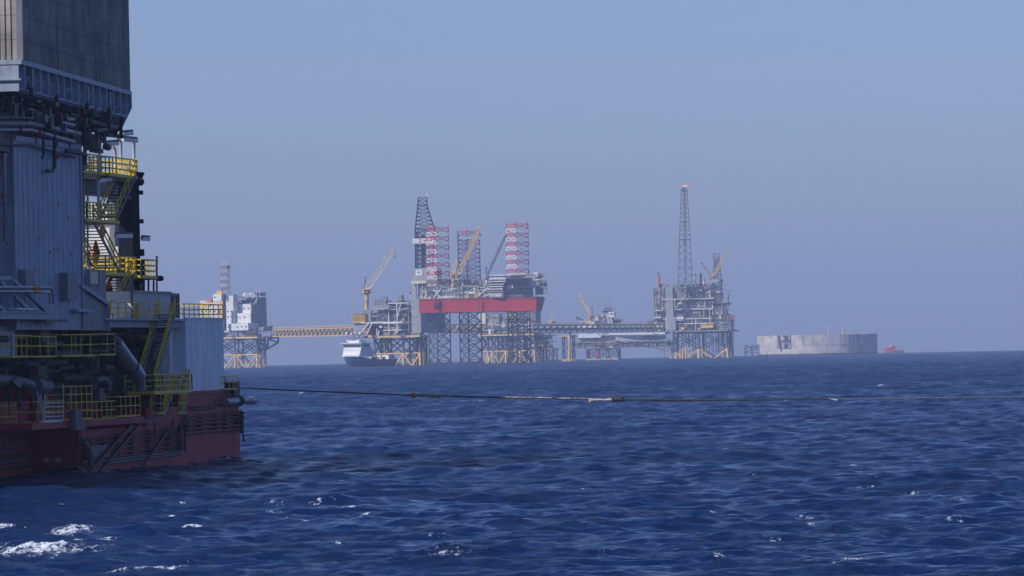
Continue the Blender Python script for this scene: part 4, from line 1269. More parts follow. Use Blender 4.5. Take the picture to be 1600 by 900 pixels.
def supply_vessel():
    D = 4150; phi = math.radians(33)
    f = Yaw(545, 573, D, phi)
    zw = sea_z(f.c.x, f.c.y)
    f.c = Vector((at(542, 573, D).x, D, 0))
    root = thing('supply_vessel', (f.c.x, f.c.y, zw), 'supply ship with dark blue hull and white wheelhouse before the grey process platform', 'ship')
    zb = f.z(557, 545); zm = f.z(565, 590)
    L, B = 54, 17.5
    mb = MB(); add_hull(mb, f, hull_mesh(f, L, B, zb, zw + 4.2, zw)); h = mb.build('hull', [M['navy'], M['steel']], root)
    mb = MB(); f.box(mb, -8.8, 8.8, 25, 53.5, zw + 4.2, zw + 5.4, 0); mb.build('cargo_rail', M['navy'], h)
    def bx(a0, a1, b0, b1, z0, z1, mat, name, slope=0, par=None):
        mb = MB()
        Bm = [f.p(a1, b0, z0), f.p(a0, b0, z0), f.p(a0, b1, z0), f.p(a1, b1, z0)]
        T = [f.p(a1, b0 + slope, z1), f.p(a0, b0 + slope, z1), f.p(a0, b1, z1), f.p(a1, b1, z1)]
        mb.hexa(Bm, T); return mb.build(name, M[mat], par or root)
    Z = lambda py: f.z(py, 548)
    z0 = zb
    sh = bx(-7.6, 7.6, 5, 24, z0 - .2, z0 + 1.2, 'white', 'forecastle')
    s1 = bx(-7.6, 7.6, 6, 22, z0 + .9, z0 + 6.3, 'white', 'superstructure', slope=1.6)
    for k in range(6):
        mb = MB(); a = -6 + k * 2.4; f.box(mb, a - .4, a + .4, 7.0, 7.2, z0 + 4, z0 + 4.8); mb.build('window', M['glass'], s1)
    br = bx(-8.2, 8.2, 7.4, 19, z0 + 6.3, z0 + 9.4, 'white', 'wheelhouse', slope=-.7)
    bx(-7.9, 7.9, 6.9, 7.3, z0 + 7.1, z0 + 8.5, 'glass', 'window_band', par=br)
    bx(-8.25, -8.2, 8.5, 18, z0 + 7.1, z0 + 8.5, 'glass', 'window_band', par=br)
    bx(-9.2, 9.2, 6.0, 19.5, z0 + 9.4, z0 + 9.9, 'white', 'wheelhouse_roof', par=br)
    bx(-5.5, 5, 9, 17, z0 + 9.9, z0 + 11.6, 'white', 'superstructure')
    mb = MB()
    for a, b, h_ in ((-5.5, 9, 5.5), (5.5, 9, 5.5), (0, 11, 9.5), (-2, 13, 8), (2.5, 13, 8.5), (-4, 15, 7)):
        mb.bar(f.p(a, b, z0 + 9.9), f.p(a, b, z0 + 9.9 + h_), .35)
    for z in (13.5, 15.5): mb.bar(f.p(-6, 11, z0 + z), f.p(6, 11, z0 + z), .5)
    f.box(mb, -3, 3, 10.5, 13, z0 + 13.2, z0 + 13.7); mb.bar(f.p(-2.5, 11, z0 + 17), f.p(2.5, 11, z0 + 17), .4)
    mb.build('mast', M['steel'], root)
    for a, z, r_ in ((6.3, 16.8, 1.15), (-5.7, 16.6, 1.15), (2, 16, .9), (-1.5, 17.2, .8), (5, 11.3, 1.1), (-4.8, 11.4, 1.1)):
        mb = MB(); mb.sphere(f.p(a, 9.5, z0 + z), r_); mb.build('radar_dome', M['white'], root)
    bx(-8, -5.5, 19, 26, z0 + .9, z0 + 4.5, 'white', 'funnel'); bx(5.5, 8, 19, 26, z0 + .9, z0 + 4.5, 'white', 'funnel')
    r = random.Random(8); mb = MB()
    for i in range(26):
        b = r.uniform(27, 48); a = r.uniform(-7, 5); f.box(mb, a, a + r.uniform(1, 3), b, b + r.uniform(1.5, 5), zw + 4.2, zw + 5 + r.uniform(.5, 2.6), r.randrange(4))
    mb.build('deck_cargo', [M['white'], M['cream'], M['midgrey'], M['orange']], root)
    bx(-7, 3, 44, 48, zw + 4.2, zw + 8.4, 'white', 'container')
    mb = MB(); c = f.p(-7, 34, zw + 5); mb.cyl(c, c + Vector((0, 0, 4)), .6, n=8); mb.bar(c + Vector((0, 0, 4)), c + Vector((5, 0, 6.5)), .5); mb.build('deck_crane', M['yellow'], root)
    mb = MB(); 
    for i in range(12):
        b = 4 + i * 1.8; a = 8.4; mb.bar(f.p(-a, b, z0 + .9), f.p(-a, b, z0 + 2), .12)
    mb.bar(f.p(-8.4, 4, z0 + 2), f.p(-8.4, 24, z0 + 2), .12); mb.build('railing', M['white'], root)
supply_vessel()

def red_ship():
    D = 9200; f = Yaw(1382, 551, D, math.radians(78))
    f.c = Vector((at(1381, 551, D).x, D, 0)); zw = sea_z(f.c.x, f.c.y)
    root = thing('standby_ship', (f.c.x, f.c.y, zw), 'small red ship with white wheelhouse, far off right of the concrete barrier', 'ship')
    mb = MB(); add_hull(mb, f, hull_mesh(f, 33, 9.5, zw + 8.8, zw + 4.2, zw)); mb.build('hull', [M['red'], M['steel']], root)
    def bx(a0, a1, b0, b1, z0, z1, mat, name):
        mb = MB(); f.box(mb, a0, a1, b0, b1, zw + z0, zw + z1); return mb.build(name, M[mat], root)
    bx(-4, 4, 9, 20, 6, 10.5, 'red', 'superstructure'); w = bx(-3.8, 3.8, 11, 18, 10.5, 13, 'white', 'wheelhouse')
    mb = MB(); f.box(mb, 3.8, 3.9, 11.5, 17.5, zw + 11.2, zw + 12.2); f.box(mb, -3.9, -3.8, 11.5, 17.5, zw + 11.2, zw + 12.2); mb.build('window_band', M['glass'], w)
    mb = MB(); mb.bar(f.p(0, 14, zw + 13), f.p(0, 14, zw + 18), .5); mb.bar(f.p(0, 12, zw + 15.5), f.p(0, 16.5, zw + 15.5), .4); mb.bar(f.p(0, 18, zw + 10), f.p(0, 18, zw + 14), .9); mb.build('mast', M['white'], root)
    bx(-3.5, 3.5, 24, 31, 4.2, 5.6, 'white', 'fast_rescue_boat')
red_ship()
# ================================================================== near rig on the left
N = {}
def clad_material(name, col, panel=1.5, rib=0.45):
    m = paint(name, col, 0.75, 0.22, 0.5, (0.05, 0.045, 0.045), 0.25, 5)
    t = m.node_tree; b = t.nodes['Principled BSDF']
    src = b.inputs['Base Color'].links[0].from_socket
    tc = t.nodes.new('ShaderNodeTexCoord')
    sp = t.nodes.new('ShaderNodeSeparateXYZ'); t.links.new(tc.outputs['Object'], sp.inputs[0])
    def lines(sock, period, width):
        a = t.nodes.new('ShaderNodeMath'); a.operation = 'DIVIDE'; a.inputs[1].default_value = period; t.links.new(sock, a.inputs[0])
        f = t.nodes.new('ShaderNodeMath'); f.operation = 'FRACT'; t.links.new(a.outputs[0], f.inputs[0])
        l = t.nodes.new('ShaderNodeMath'); l.operation = 'LESS_THAN'; l.inputs[1].default_value = width; t.links.new(f.outputs[0], l.inputs[0])
        return l.outputs[0]
    h = lines(sp.outputs['Z'], panel, 0.022)
    # single panels differ: cells in depth and height
    mp = t.nodes.new('ShaderNodeMapping'); mp.inputs['Scale'].default_value = (0.6, 0.33, 0.62); t.links.new(tc.outputs['Object'], mp.inputs['Vector'])
    wn = t.nodes.new('ShaderNodeVectorMath'); wn.operation = 'FLOOR'; t.links.new(mp.outputs[0], wn.inputs[0])
    w2 = t.nodes.new('ShaderNodeTexWhiteNoise'); t.links.new(wn.outputs[0], w2.inputs['Vector'])
    mr = t.nodes.new('ShaderNodeMapRange'); mr.inputs['To Min'].default_value = 0.82; mr.inputs['To Max'].default_value = 1.12; t.links.new(w2.outputs['Value'], mr.inputs['Value'])
    sc_ = t.nodes.new('ShaderNodeVectorMath'); sc_.operation = 'SCALE'; t.links.new(src, sc_.inputs[0]); t.links.new(mr.outputs[0], sc_.inputs['Scale'])
    mx = t.nodes.new('ShaderNodeMix'); mx.data_type = 'RGBA'
    t.links.new(h, mx.inputs['Factor']); t.links.new(sc_.outputs[0], mx.inputs['A']); mx.inputs['B'].default_value = (0.10, 0.095, 0.09, 1)
    t.links.new(mx.outputs['Result'], b.inputs['Base Color'])
    return m
N['clad'] = clad_material('weathered_cladding', (0.36, 0.335, 0.30))
N['blue'] = paint('pale_grey_wall', (0.31, 0.355, 0.44), 0.5, 0.10, 0.5, (0.10, 0.09, 0.085), 0.5, 5, bump=0.3)
N['wall'] = paint('grey_wall', (0.20, 0.21, 0.23), 0.5, 0.12, 0.4, (0.08, 0.07, 0.06), 0.5, 4)
N['white'] = paint('white_rig_paint', (0.66, 0.66, 0.64), 0.45, 0.08, 0.3, (0.25, 0.18, 0.12), 0.5, 5)
N['ivory'] = paint('white_block_paint', (0.80, 0.81, 0.83), 0.5, 0.08, 0.35, (0.22, 0.19, 0.16), 0.35, 7)
N['dred'] = paint('dark_red_fender', (0.10, 0.02, 0.022), 0.55, 0.2, 0.4, (0.03, 0.02, 0.02), 0.4, 4)
N['red'] = paint('red_rig_hull', (0.37, 0.012, 0.028), 0.55, 0.18, 0.45, (0.06, 0.018, 0.015), 0.4, 4)
N['yel'] = paint('yellow_rail_paint', (0.78, 0.53, 0.02), 0.5, 0.12, 0.25, (0.25, 0.12, 0.02), 1.5, 3)
N['dark'] = paint('dark_machinery', (0.035, 0.037, 0.04), 0.55, 0.3, 0.35, (0.07, 0.035, 0.02), 0.8, 3)
N['navy'] = paint('dark_blue_column', (0.016, 0.02, 0.032), 0.95, 0.2, 0.2, (0.04, 0.03, 0.02), 0.8, 3)
N['navy'].node_tree.nodes['Principled BSDF'].inputs['Specular IOR Level'].default_value = 0.03
N['pipe'] = paint('galvanised_pipe', (0.30, 0.32, 0.34), 0.4, 0.15, 0.35, (0.12, 0.08, 0.05), 1.5, 3, metal=0.4)
N['steel'] = paint('deck_steel', (0.10, 0.105, 0.11), 0.55, 0.2, 0.4, (0.09, 0.05, 0.03), 1.0, 3)
N['orange'] = paint('orange_gear', (0.75, 0.23, 0.01), 0.5, 0.1, 0.1, (0.3, 0.1, 0.02), 1.0, 2)
N['rope'] = paint('wet_rope', (0.035, 0.035, 0.035), 0.8, 0.3, 0.3, (0.10, 0.09, 0.07), 2.0, 1)
N['glass'] = M['glass']

class Side:
    """long side of the rig, seen at a grazing angle; u runs away from us, off is outboard"""
    def __init__(s, px, D, slope):
        p = at(px, 700, D); s.o = Vector((p.x, D, 0))
        s.e = Vector((slope, 1, 0)).normalized(); s.n = Vector((s.e.y, -s.e.x, 0))
    def u(s, px, py, off=0.0):
        r = ray(px, py); o = s.o + s.n * off
        return (r.x * o.y - o.x) / (s.e.x - r.x * s.e.y)
    def pt(s, px, py, off=0.0):
        o = s.o + s.n * off + s.e * s.u(px, py, off)
        return Vector((o.x, o.y, CAM_H + ray(px, py).z * o.y))
    def w(s, u, off, z):
        o = s.o + s.n * off + s.e * u; return Vector((o.x, o.y, z))
    def box(s, mb, pn, pf, yT, yB, off=0.0, t=2.0, m=0, ref=None):
        """pn,pf: picture columns of the near and far corners; heights read at the near one; t inboard"""
        a = s.pt(pn, yT, off); b = s.pt(pn, yB, off)
        u0 = s.u(pn, (yT + yB) / 2, off); u1 = s.u(pf, (yT + yB) / 2, off)
        s.ubox(mb, u0, u1, off - t, off, b.z, a.z, m)
        return u0, u1, b.z, a.z
    def ubox(s, mb, u0, u1, o0, o1, z0, z1, m=0):
        B = [s.w(u0, o0, z0), s.w(u0, o1, z0), s.w(u1, o1, z0), s.w(u1, o0, z0)]
        mb.hexa(B, [Vector((v.x, v.y, z1)) for v in B], m)
S = Side(375, 420, 0.165)
TS = Side(45, 344, 0.085)

def near_rig():
    zs = -0.02
    root = thing('offshore_rig', (S.w(-60, -10, zs)), 'huge shaded rig with red hull, grey clad tower and yellow stairs, filling the left edge', 'rig')
    def part(name, fn, mat, parent=None):
        mb = MB(); fn(mb); return mb.build(name, [N[x] for x in (mat if isinstance(mat, (list, tuple)) else [mat])], parent or root)
    pt = S.pt
    # ---- clad tower
    z0 = TS.pt(45, 97).z
    uN = 0.0; uF = TS.u(202, 60)
    def tower(mb): TS.ubox(mb, uN, uF, -10.5, 0, z0, z0 + 6.5)
    tw = part('clad_tower', tower, 'clad')
    def ribs(mb):
        u = uN + .5
        while u < uF: TS.ubox(mb, u, u + .16, 0.0, .07, z0 + .05, z0 + 6.5); u += .8
        o = -.25
        while o > -6: TS.ubox(mb, uN - .07, uN, o - .12, o, z0 + .05, z0 + 6.5); o -= .36
    part('cladding_rib', ribs, 'clad', tw)
    def corner(mb): TS.ubox(mb, uN - .12, uN + .25, -.25, .12, z0, z0 + 6.5)
    part('corner_trim', corner, 'wall', tw)
    # ---- support skirt beneath the tower
    hS = 1.75
    def skirt(mb):
        TS.ubox(mb, uN - .5, uF + .1, -10.9, .09, z0 - .28, z0 + .0, 0)
        TS.ubox(mb, uN, uF, -10.5, -.3, z0 - hS, z0 - .28, 0)
        a, b, c, d = TS.w(uN - .2, .06, z0 - .9), TS.w(uF, .06, z0 - .9), TS.w(uF, -.55, z0 - hS - .1), TS.w(uN - .2, -.55, z0 - hS - .1)
        mb.hexa([d, c, c + TS.n * -.1, d + TS.n * -.1], [a, b, b + TS.n * -.1, a + TS.n * -.1], 0)
        TS.ubox(mb, uN - .45, uN - .3, -10.5, -.1, z0 - 1.9, z0 - .28, 0)
        TS.ubox(mb, uN - .6, uN - .3, -10.5, .05, z0 - 1.25, z0 - 1.15, 0)
        p = TS.w(uF, .35, z0 - .28)
        mb.prism([TS.w(uF, -3, z0 - .28), TS.w(uF, .06, z0 - .28), TS.w(uF, .06, z0 - 1.1), TS.w(uF, -.6, z0 - 2.4), TS.w(uF, -3, z0 - 2.4)], [TS.w(uF + .25, -3, z0 - .28), TS.w(uF + .25, .06, z0 - .28), TS.w(uF + .25, .06, z0 - 1.1), TS.w(uF + .25, -.6, z0 - 2.4), TS.w(uF + .25, -3, z0 - 2.4)])
    sk = part('support_skirt', skirt, 'blue')
    def stiff(mb):
        for i in range(15):
            u = uN + (uF - uN) * (i + .3) / 15; TS.ubox(mb, u, u + .22, -.3, .05, z0 - hS + .1, z0 - .28)
    part('stiffener', stiff, 'blue', sk)
    def lamps(mb):
        for px in (60, 99, 146, 180):
            u = TS.u(px, 120, .5); TS.ubox(mb, u, u + .5, -.1, .12, z0 - 1.5, z0 - .45, 0); TS.ubox(mb, u, u + .5, -.1, .14, z0 - 2.0, z0 - 1.5, 1)
    part('hanging_box', lamps, ['wall', 'dark'], sk)
    # ---- dark underside machinery and pipe runs
    def under(mb):
        r = random.Random(5)
        TS.ubox(mb, uN + 2, uF - 5, -9, -2.6, z0 - 5.2, z0 - 1.9, 0)
        for i in range(80):
            fr = r.uniform(.05, .99); u = uN + (uF - uN) * fr; z = z0 - r.uniform(1.8, 2.7 + 1.2 * fr); o = -r.uniform(.4, 2.6)
            k = r.random()
            if k < .5: TS.ubox(mb, u, u + r.uniform(.3, 1.6), o - .5, o, z - r.uniform(.2, .7), z, r.randrange(2))
            elif k < .8: mb.cyl(TS.w(u, o, z), TS.w(u + r.uniform(.8, 3), o, z), r.uniform(.08, .28), n=8, m=r.randrange(2))
            else: mb.cyl(TS.w(u, o, z), TS.w(u, o, z - r.uniform(.3, .8)), r.uniform(.08, .2), n=8, m=r.randrange(2))
    part('undercroft_machinery', under, ['dark', 'steel'])
    def cluster(mb):
        # cluster of valves hanging at the far corner
        r = random.Random(12)
        for i in range(60):
            px = r.uniform(128, 166); py = r.uniform(150, 232 - max(0, px - 150) * 1.2); p = TS.pt(px, py, -.4 - r.random() * 1.2)
            k = r.random(); s_ = r.uniform(.12, .4)
            if k < .45: mb.hexa([p + Vector((x * s_, y * s_, -s_)) for x, y in ((-1, -1), (1, -1), (1, 1), (-1, 1))], [p + Vector((x * s_, y * s_, s_)) for x, y in ((-1, -1), (1, -1), (1, 1), (-1, 1))], r.randrange(2))
            elif k < .75: mb.cyl(p, p + Vector((0, 0, r.uniform(-1.4, 1.2))), s_ * .6, n=8, m=r.randrange(2))
            else: mb.cyl(p, p + Vector((r.uniform(-.9, .9), .5, 0)), s_ * .7, n=8, m=r.randrange(2))
        for a, b, r_ in (((150, 205), (166, 202), .16), ((166, 198), (181, 200), .3), ((169, 211), (192, 213), .14), ((140, 180), (178, 182), .2), ((158, 170), (182, 176), .16), ((135, 188), (163, 196), .2), ((178, 174), (183, 178), .3)):
            mb.cyl(TS.pt(*a, -.8), TS.pt(*b, -.8), r_, n=10, m=r.randrange(2))
    part('valve_cluster', cluster, ['dark', 'steel'])
    def hang(mb):
        mb.bar(TS.pt(189, 172, -.5), TS.pt(189, 216, -.5), .22); mb.bar(TS.pt(189, 196, -.5), TS.pt(178, 213, -.5), .12)
    part('hanging_post', hang, 'navy')
    def runs(mb):
        for y0, y1, r_, m_ in ((176, 187, .16, 1), (182, 196, .16, 1), (202, 222, .15, 1), (192, 210, .2, 1), (226, 246, .07, 0)):
            mb.tube([pt(-40, y0, .3), pt(22, y0 + .6, .3), pt(48, y0 + 1, .3), pt(115 if y0 != 192 else 128, y1, .3)], r_, n=10, m=m_)
        mb.tube([pt(-40, 163, .2), pt(44, 161, .2), pt(78, 170, .2)], .13, n=8, m=1)
        mb.tube([pt(85, 168, .4), pt(85, 262, .4), pt(83, 267, .4), pt(73, 267, .4)], .12, n=8, m=0)
        mb.tube([pt(67, 150, .4), pt(68, 240, .4), pt(66, 247, .4)], .09, n=8, m=0)
        mb.tube([pt(103, 236, .4), pt(128, 240, .6), pt(134, 243, .6)], .14, n=8, m=0)
        mb.tube([pt(132, 190, .6), pt(133, 258, .6)], .12, n=8, m=0)
        mb.tube([pt(117, 165, .4), pt(118, 205, .4), pt(112, 213, .4)], .12, n=8, m=0)
        mb.tube([pt(7, 240, .4), pt(7.5, 375, .4), pt(12, 380, .4)], .11, n=8, m=1)
    part('pipework', runs, ['dark', 'pipe'])
    def bk(mb):
        for y in (242, 262, 300, 318, 342): mb.bar(pt(4, y, .1), pt(11, y, .4), .25)
        for px in (9, 22, 55, 88, 108): mb.bar(pt(px, 190 + px * .12, .1), pt(px, 215 + px * .15, .1), .2)
    part('pipe_bracket', bk, 'steel')
    def flangef(mb):
        for px, py in ((88, 245), (7.3, 306), (30, 203), (60, 206)): 
            p = pt(px, py, .35); mb.cyl(p - Vector((0, 0, .15)), p + Vector((0, 0, .15)), .2, n=10)
    part('pipe_flange', flangef, 'red')
    # ---- big wall of the house, with a ribbed part on its near end
    def house(mb):
        a, b = pt(20, 214), pt(20, 520); u0 = S.u(20, 300); u1 = S.u(126, 300)
        S.ubox(mb, u0, u1, -45, 0, pt(126, 520).z + .2, a.z)
    hs = part('equipment_house', house, 'blue')
    def hribs(mb):
        u0 = S.u(20, 300); u1 = S.u(126, 300); zt = pt(20, 214).z; zb = pt(126, 520).z + .3
        for i in range(1, 14):
            u = u0 + (u1 - u0) * i / 14; S.ubox(mb, u, u + .04, 0, .02, zb, zt - .3)
        S.ubox(mb, u0 - .1, u0 + .5, 0, .12, zb, zt); S.ubox(mb, u1 - .25, u1, 0, .1, zb, zt)
        S.ubox(mb, u0, u1, 0, .12, zt - .25, zt + .1)
    part('wall_panel', hribs, 'blue', hs)
    def ho(mb):
        r = random.Random(6)
        for i in range(7):
            px = r.uniform(60, 122); py = r.uniform(280, 420); p = S.pt(px, py, .04); S.ubox(mb, S.u(px, py), S.u(px, py) + .25, .03, .05, p.z - .12, p.z)
    part('wall_hole', ho, 'dark', hs)
    for px0, px1, y0, y1 in ((40, 54, 421, 447), (106, 122, 426, 468)):
        v = part('vent_box', lambda mb: S.box(mb, px0, px1, y0, y1, .55, .55), 'wall', hs)
        def sl(mb):
            a = S.pt(px0, y0, .55).z; b = S.pt(px0, y1, .55).z; u = S.u(px0, y0, .55)
            for k in range(7): S.ubox(mb, u - .03, u - .005, .05, .5, b + (a - b) * (k + .3) / 7, b + (a - b) * (k + .7) / 7)
        part('louvre', sl, 'dark', v)
    # near end face with horizontal ribs (left of the wall)
    def nearwall(mb):
        u0 = S.u(17, 330, -.6); 
        S.ubox(mb, u0 - 1, u0, -45, -.6, pt(17, 436, -.6).z, pt(17, 212, -.6).z, 0)
        for k in range(16):
            z = pt(17, 436, -.6).z + k * (pt(17, 212, -.6).z - pt(17, 436, -.6).z) / 16; S.ubox(mb, u0 - 1.12, u0 - 1, -45, -.6, z, z + .1, 1)
    part('ribbed_wall', nearwall, ['wall', 'steel'])
    # ---- trussed gallery on the left
    def gal(mb):
        for o in (.5, -2.5):
            for a, b in (((-10, 420), (-10, 500)), ((17, 436), (17, 490)), ((-30, 436), (20, 434)), ((-30, 436), (-10, 496)), ((0, 440), (48, 488)), ((15, 433), (74, 488)), ((-25, 458), (8, 488))):
                mb.bar(S.pt(*a, o), S.pt(*b, o), .22)
        S.box(mb, -40, 82, 488, 498, .8, 4.5, 0); 
        S.box(mb, -40, 82, 485, 488, .9, .3, 0)
    part('trussed_gallery', gal, 'blue')
    def rp(mb):
        for y, m_ in ((449, 0), (455.5, 0)):
            mb.tube([S.pt(-40, y, 1.2), S.pt(40, y, 1.2), S.pt(78, y + .5, 1.2), S.pt(81 - (y > 450) * 3, y + 4, 1.2), S.pt(83 - (y > 450) * 4, 474, 1.2)], .11, n=8, m=0)
        for y in (449, 455.5): mb.cyl(S.pt(52, y, 1.2), S.pt(60, y, 1.2), .14, n=8, m=1)
    part('deck_pipe', rp, ['pipe', 'orange'])
    def lamp2(mb): S.box(mb, 26, 58, 481, 484, 1.0, .5, 0); S.box(mb, 72, 106, 499, 503, .9, .7, 1)
    part('strip_lamp', lamp2, ['white', 'steel'])
    # ---- wedge shaped skirt at the foot of the wall
    def wedge(mb):
        A = [S.pt(126, 446), S.pt(168, 475), S.pt(170, 516), S.pt(126, 516)]
        B = [p - S.n * 9 for p in A]; mb.prism(A, B)
    wd = part('sloping_skirt', wedge, 'wall')
    def wt(mb):
        mb.bar(S.pt(126, 446, .1), S.pt(168, 475, .1), .25); mb.bar(S.pt(168, 475, .1), S.pt(170, 517, .1), .25); S.box(mb, 122, 150, 483, 487, .5, .5)
    part('edge_trim', wt, 'blue', wd)
    def cabin(mb): S.box(mb, 129, 166, 420, 478, -1.6, 6)
    cb = part('cabin', cabin, 'wall')
    part('window', lambda mb: S.box(mb, 142, 156, 424, 444, -1.5, .1), 'glass', cb)
    part('window_frame', lambda mb: (S.box(mb, 140.5, 142, 422, 446, -1.45, .15), S.box(mb, 156, 157.5, 422, 446, -1.45, .15)), 'blue', cb)
    part('doorway', lambda mb: S.box(mb, 130, 135, 430, 455, -1.5, .1), 'dark', cb)
    # ---- lower deck band
    def deck(mb):
        S.box(mb, 90, 292, 500, 511, -.3, 40, 0)
        S.box(mb, 165, 292, 497, 500, .2, 1.2, 0)
    dk = part('deck_beam', deck, 'blue')
    def lowmach(mb):
        r = random.Random(15)
        S.box(mb, -60, 290, 515, 620, -6, 30, 0)
        for i in range(260):
            px = r.uniform(-10, 286); lo = 620 if px > 60 else 600
            py = r.uniform(508, lo); o = r.uniform(-5.5, -.5)
            p = S.pt(px, py, o); u = S.u(px, py, o); k = r.random(); m_ = r.choice((0, 0, 1, 1, 2))
            if k < .4: S.ubox(mb, u, u + r.uniform(.5, 3), o - .6, o, p.z - r.uniform(.2, .9), p.z, m_)
            elif k < .75: mb.cyl(p, p + S.e * r.uniform(1, 6), r.uniform(.07, .3), n=8, m=m_)
            else: mb.cyl(p, p - Vector((0, 0, r.uniform(.6, 2.5))), r.uniform(.07, .25), n=8, m=m_)
        for a, b, r_ in (((192, 515), (250, 516), .35), ((196, 526), (255, 530), .28), ((225, 520), (226, 612), .33), ((205, 545), (206, 575), .2), ((215, 548), (220, 575), .12), ((120, 520), (190, 522), .2), ((90, 590), (140, 592), .35)):
            mb.cyl(S.pt(*a, -2), S.pt(*b, -2), r_, n=12, m=1 if r_ != .33 else 0)
    part('deck_machinery', lowmach, ['dark', 'dark', 'steel'])
    part('inner_bulkhead', lambda mb: (S.box(mb, 172, 222, 548, 598, -4.5, .5, 0), S.box(mb, -20, 24, 510, 560, -.6, .5, 0), S.box(mb, 245, 288, 505, 612, -1.5, 3, 1)), ['blue', 'wall'])
    def strut(mb):
        mb.cyl(S.pt(178, 536, .2), S.pt(216, 588, .6), .55, n=18, m=0); mb.cyl(S.pt(175, 531, .15), S.pt(178, 536, .2), .35, n=14, m=1); mb.cyl(S.pt(216, 588, .6), S.pt(220, 607, .6), .38, n=14, m=0)
        mb.cyl(S.pt(203, 570, .45), S.pt(204.5, 572, .47), .6, n=18, m=1)
    part('diagonal_cylinder', strut, ['pipe', 'dark'])
    def ducts(mb):
        mb.cyl(S.pt(-20, 592, .3), S.pt(30, 597, .3), .36, n=14); mb.cyl(S.pt(30, 597, .3), S.pt(48, 603, .3), .38, n=14); mb.cyl(S.pt(52, 603, .3), S.pt(64, 605, .3), .62, .55, n=16); mb.cyl(S.pt(64, 605, .3), S.pt(74, 604, .3), .45, n=16)
        mb.hexa([S.pt(20, 596, .9), S.pt(32, 607, .9), S.pt(34, 596, .9), S.pt(26, 590, .9)], [p - S.n * .3 for p in (S.pt(20, 596, .9), S.pt(32, 607, .9), S.pt(34, 596, .9), S.pt(26, 590, .9))])
        mb.tube([S.pt(150, 594, .2), S.pt(163, 592, .3), S.pt(170, 600, .3), S.pt(168, 613, .3)], .22, n=12)
    part('exhaust_duct', ducts, 'steel')
    # ---- columns and stair tower
    S0 = S
    class Shift:
        e = S.e; n = S.n
        def u(s, px, py, off=0.0): return S0.u(px, py, off - 2.9)
        def pt(s, px, py, off=0.0): return S0.pt(px, py, off - 2.9)
        def w(s, u, off, z): return S0.w(u, off - 2.9, z)
        def ubox(s, mb, u0, u1, o0, o1, z0, z1, m=0): S0.ubox(mb, u0, u1, o0 - 2.9, o1 - 2.9, z0, z1, m)
        box = lambda s, mb, pn, pf, yT, yB, off=0.0, t=2.0, m=0: Side.box(s, mb, pn, pf, yT, yB, off, t, m)
    Q = Shift()
    def col(mb):
        a = Q.pt(207.5, 276, -.4); b = Q.pt(207.5, 500, -.4); u0 = Q.u(207.5, 380, -.4); u1 = Q.u(219, 380, -.4)
        Q.ubox(mb, u0, u1, -1.4, -.4, b.z, a.z)
        mb.sphere(Q.pt(219, 284, -.3), .3)
        for y in (300, 345, 392, 396, 440, 470): Q.ubox(mb, u1 - .4, u1 + .2, -.5, -.15, Q.pt(219, y).z - .15, Q.pt(219, y).z + .15)
        mb.cyl(Q.pt(213, 270, -.9), Q.pt(213, 278, -.9), .6, .45, n=12)
    part('corner_column', col, 'navy')
    def back(mb):
        Q.ubox(mb, Q.u(126, 380, -2.6), Q.u(208, 380, -2.6), -3.0, -2.6, Q.pt(204, 312, -2.6).z, Q.pt(204, 284, -2.6).z, 0)
        Q.ubox(mb, Q.u(180, 380, -2.6), Q.u(208, 380, -2.6), -3.0, -2.6, Q.pt(204, 500, -2.6).z, Q.pt(204, 312, -2.6).z, 0)
    bw = part('back_wall', back, 'wall')
    def bands(mb):
        for py in (286, 306): Q.ubox(mb, Q.u(127, 380, -2.6), Q.u(207, 380, -2.6), -2.6, -2.5, Q.pt(204, py, -2.6).z - .12, Q.pt(204, py, -2.6).z)
    part('wall_band', bands, 'steel', bw)
    def inner(mb):
        ua = Q.u(172, 380, -3.2)
        for y0, y1, m_ in ((316, 352, 1), (356, 398, 1), (402, 470, 0)): Q.ubox(mb, ua, ua + 3, -9, -3.1, Q.pt(172, y1, -3.2).z, Q.pt(172, y0, -3.2).z, m_)
    part('equipment_module', inner, ['wall', 'white'])
    def plat(name, pn, pf, py, off, depth, th=.22, rails=(1, 1, 1), Q=Q):
        a = Q.pt(pn, py, off); u0 = Q.u(pn, py, off); u1 = Q.u(pf, py, off)
        o = part(name, lambda mb: (Q.ubox(mb, u0, u1, off - depth, off, a.z - th, a.z, 0), Q.ubox(mb, u0 - .03, u1 + .03, off, off + .04, a.z - th + .06, a.z + .04, 1), Q.ubox(mb, u0 - .05, u0 - .01, off - depth, off, a.z - th + .06, a.z + .04, 1)), ['steel', 'yel'])
        z = Vector((0, 0, 0))
        C = [Q.w(u0, off - depth, a.z), Q.w(u0, off, a.z), Q.w(u1, off, a.z), Q.w(u1, off - depth, a.z)]
        for k in range(3):
            if rails[k]:
                mb = MB(); rail(mb, [C[k], C[k + 1]], h=1.15, r=.085, step=1.1 if k == 1 else .7, bars=3); mb.build('railing', N['yel'], o)
        return u0, u1, a.z
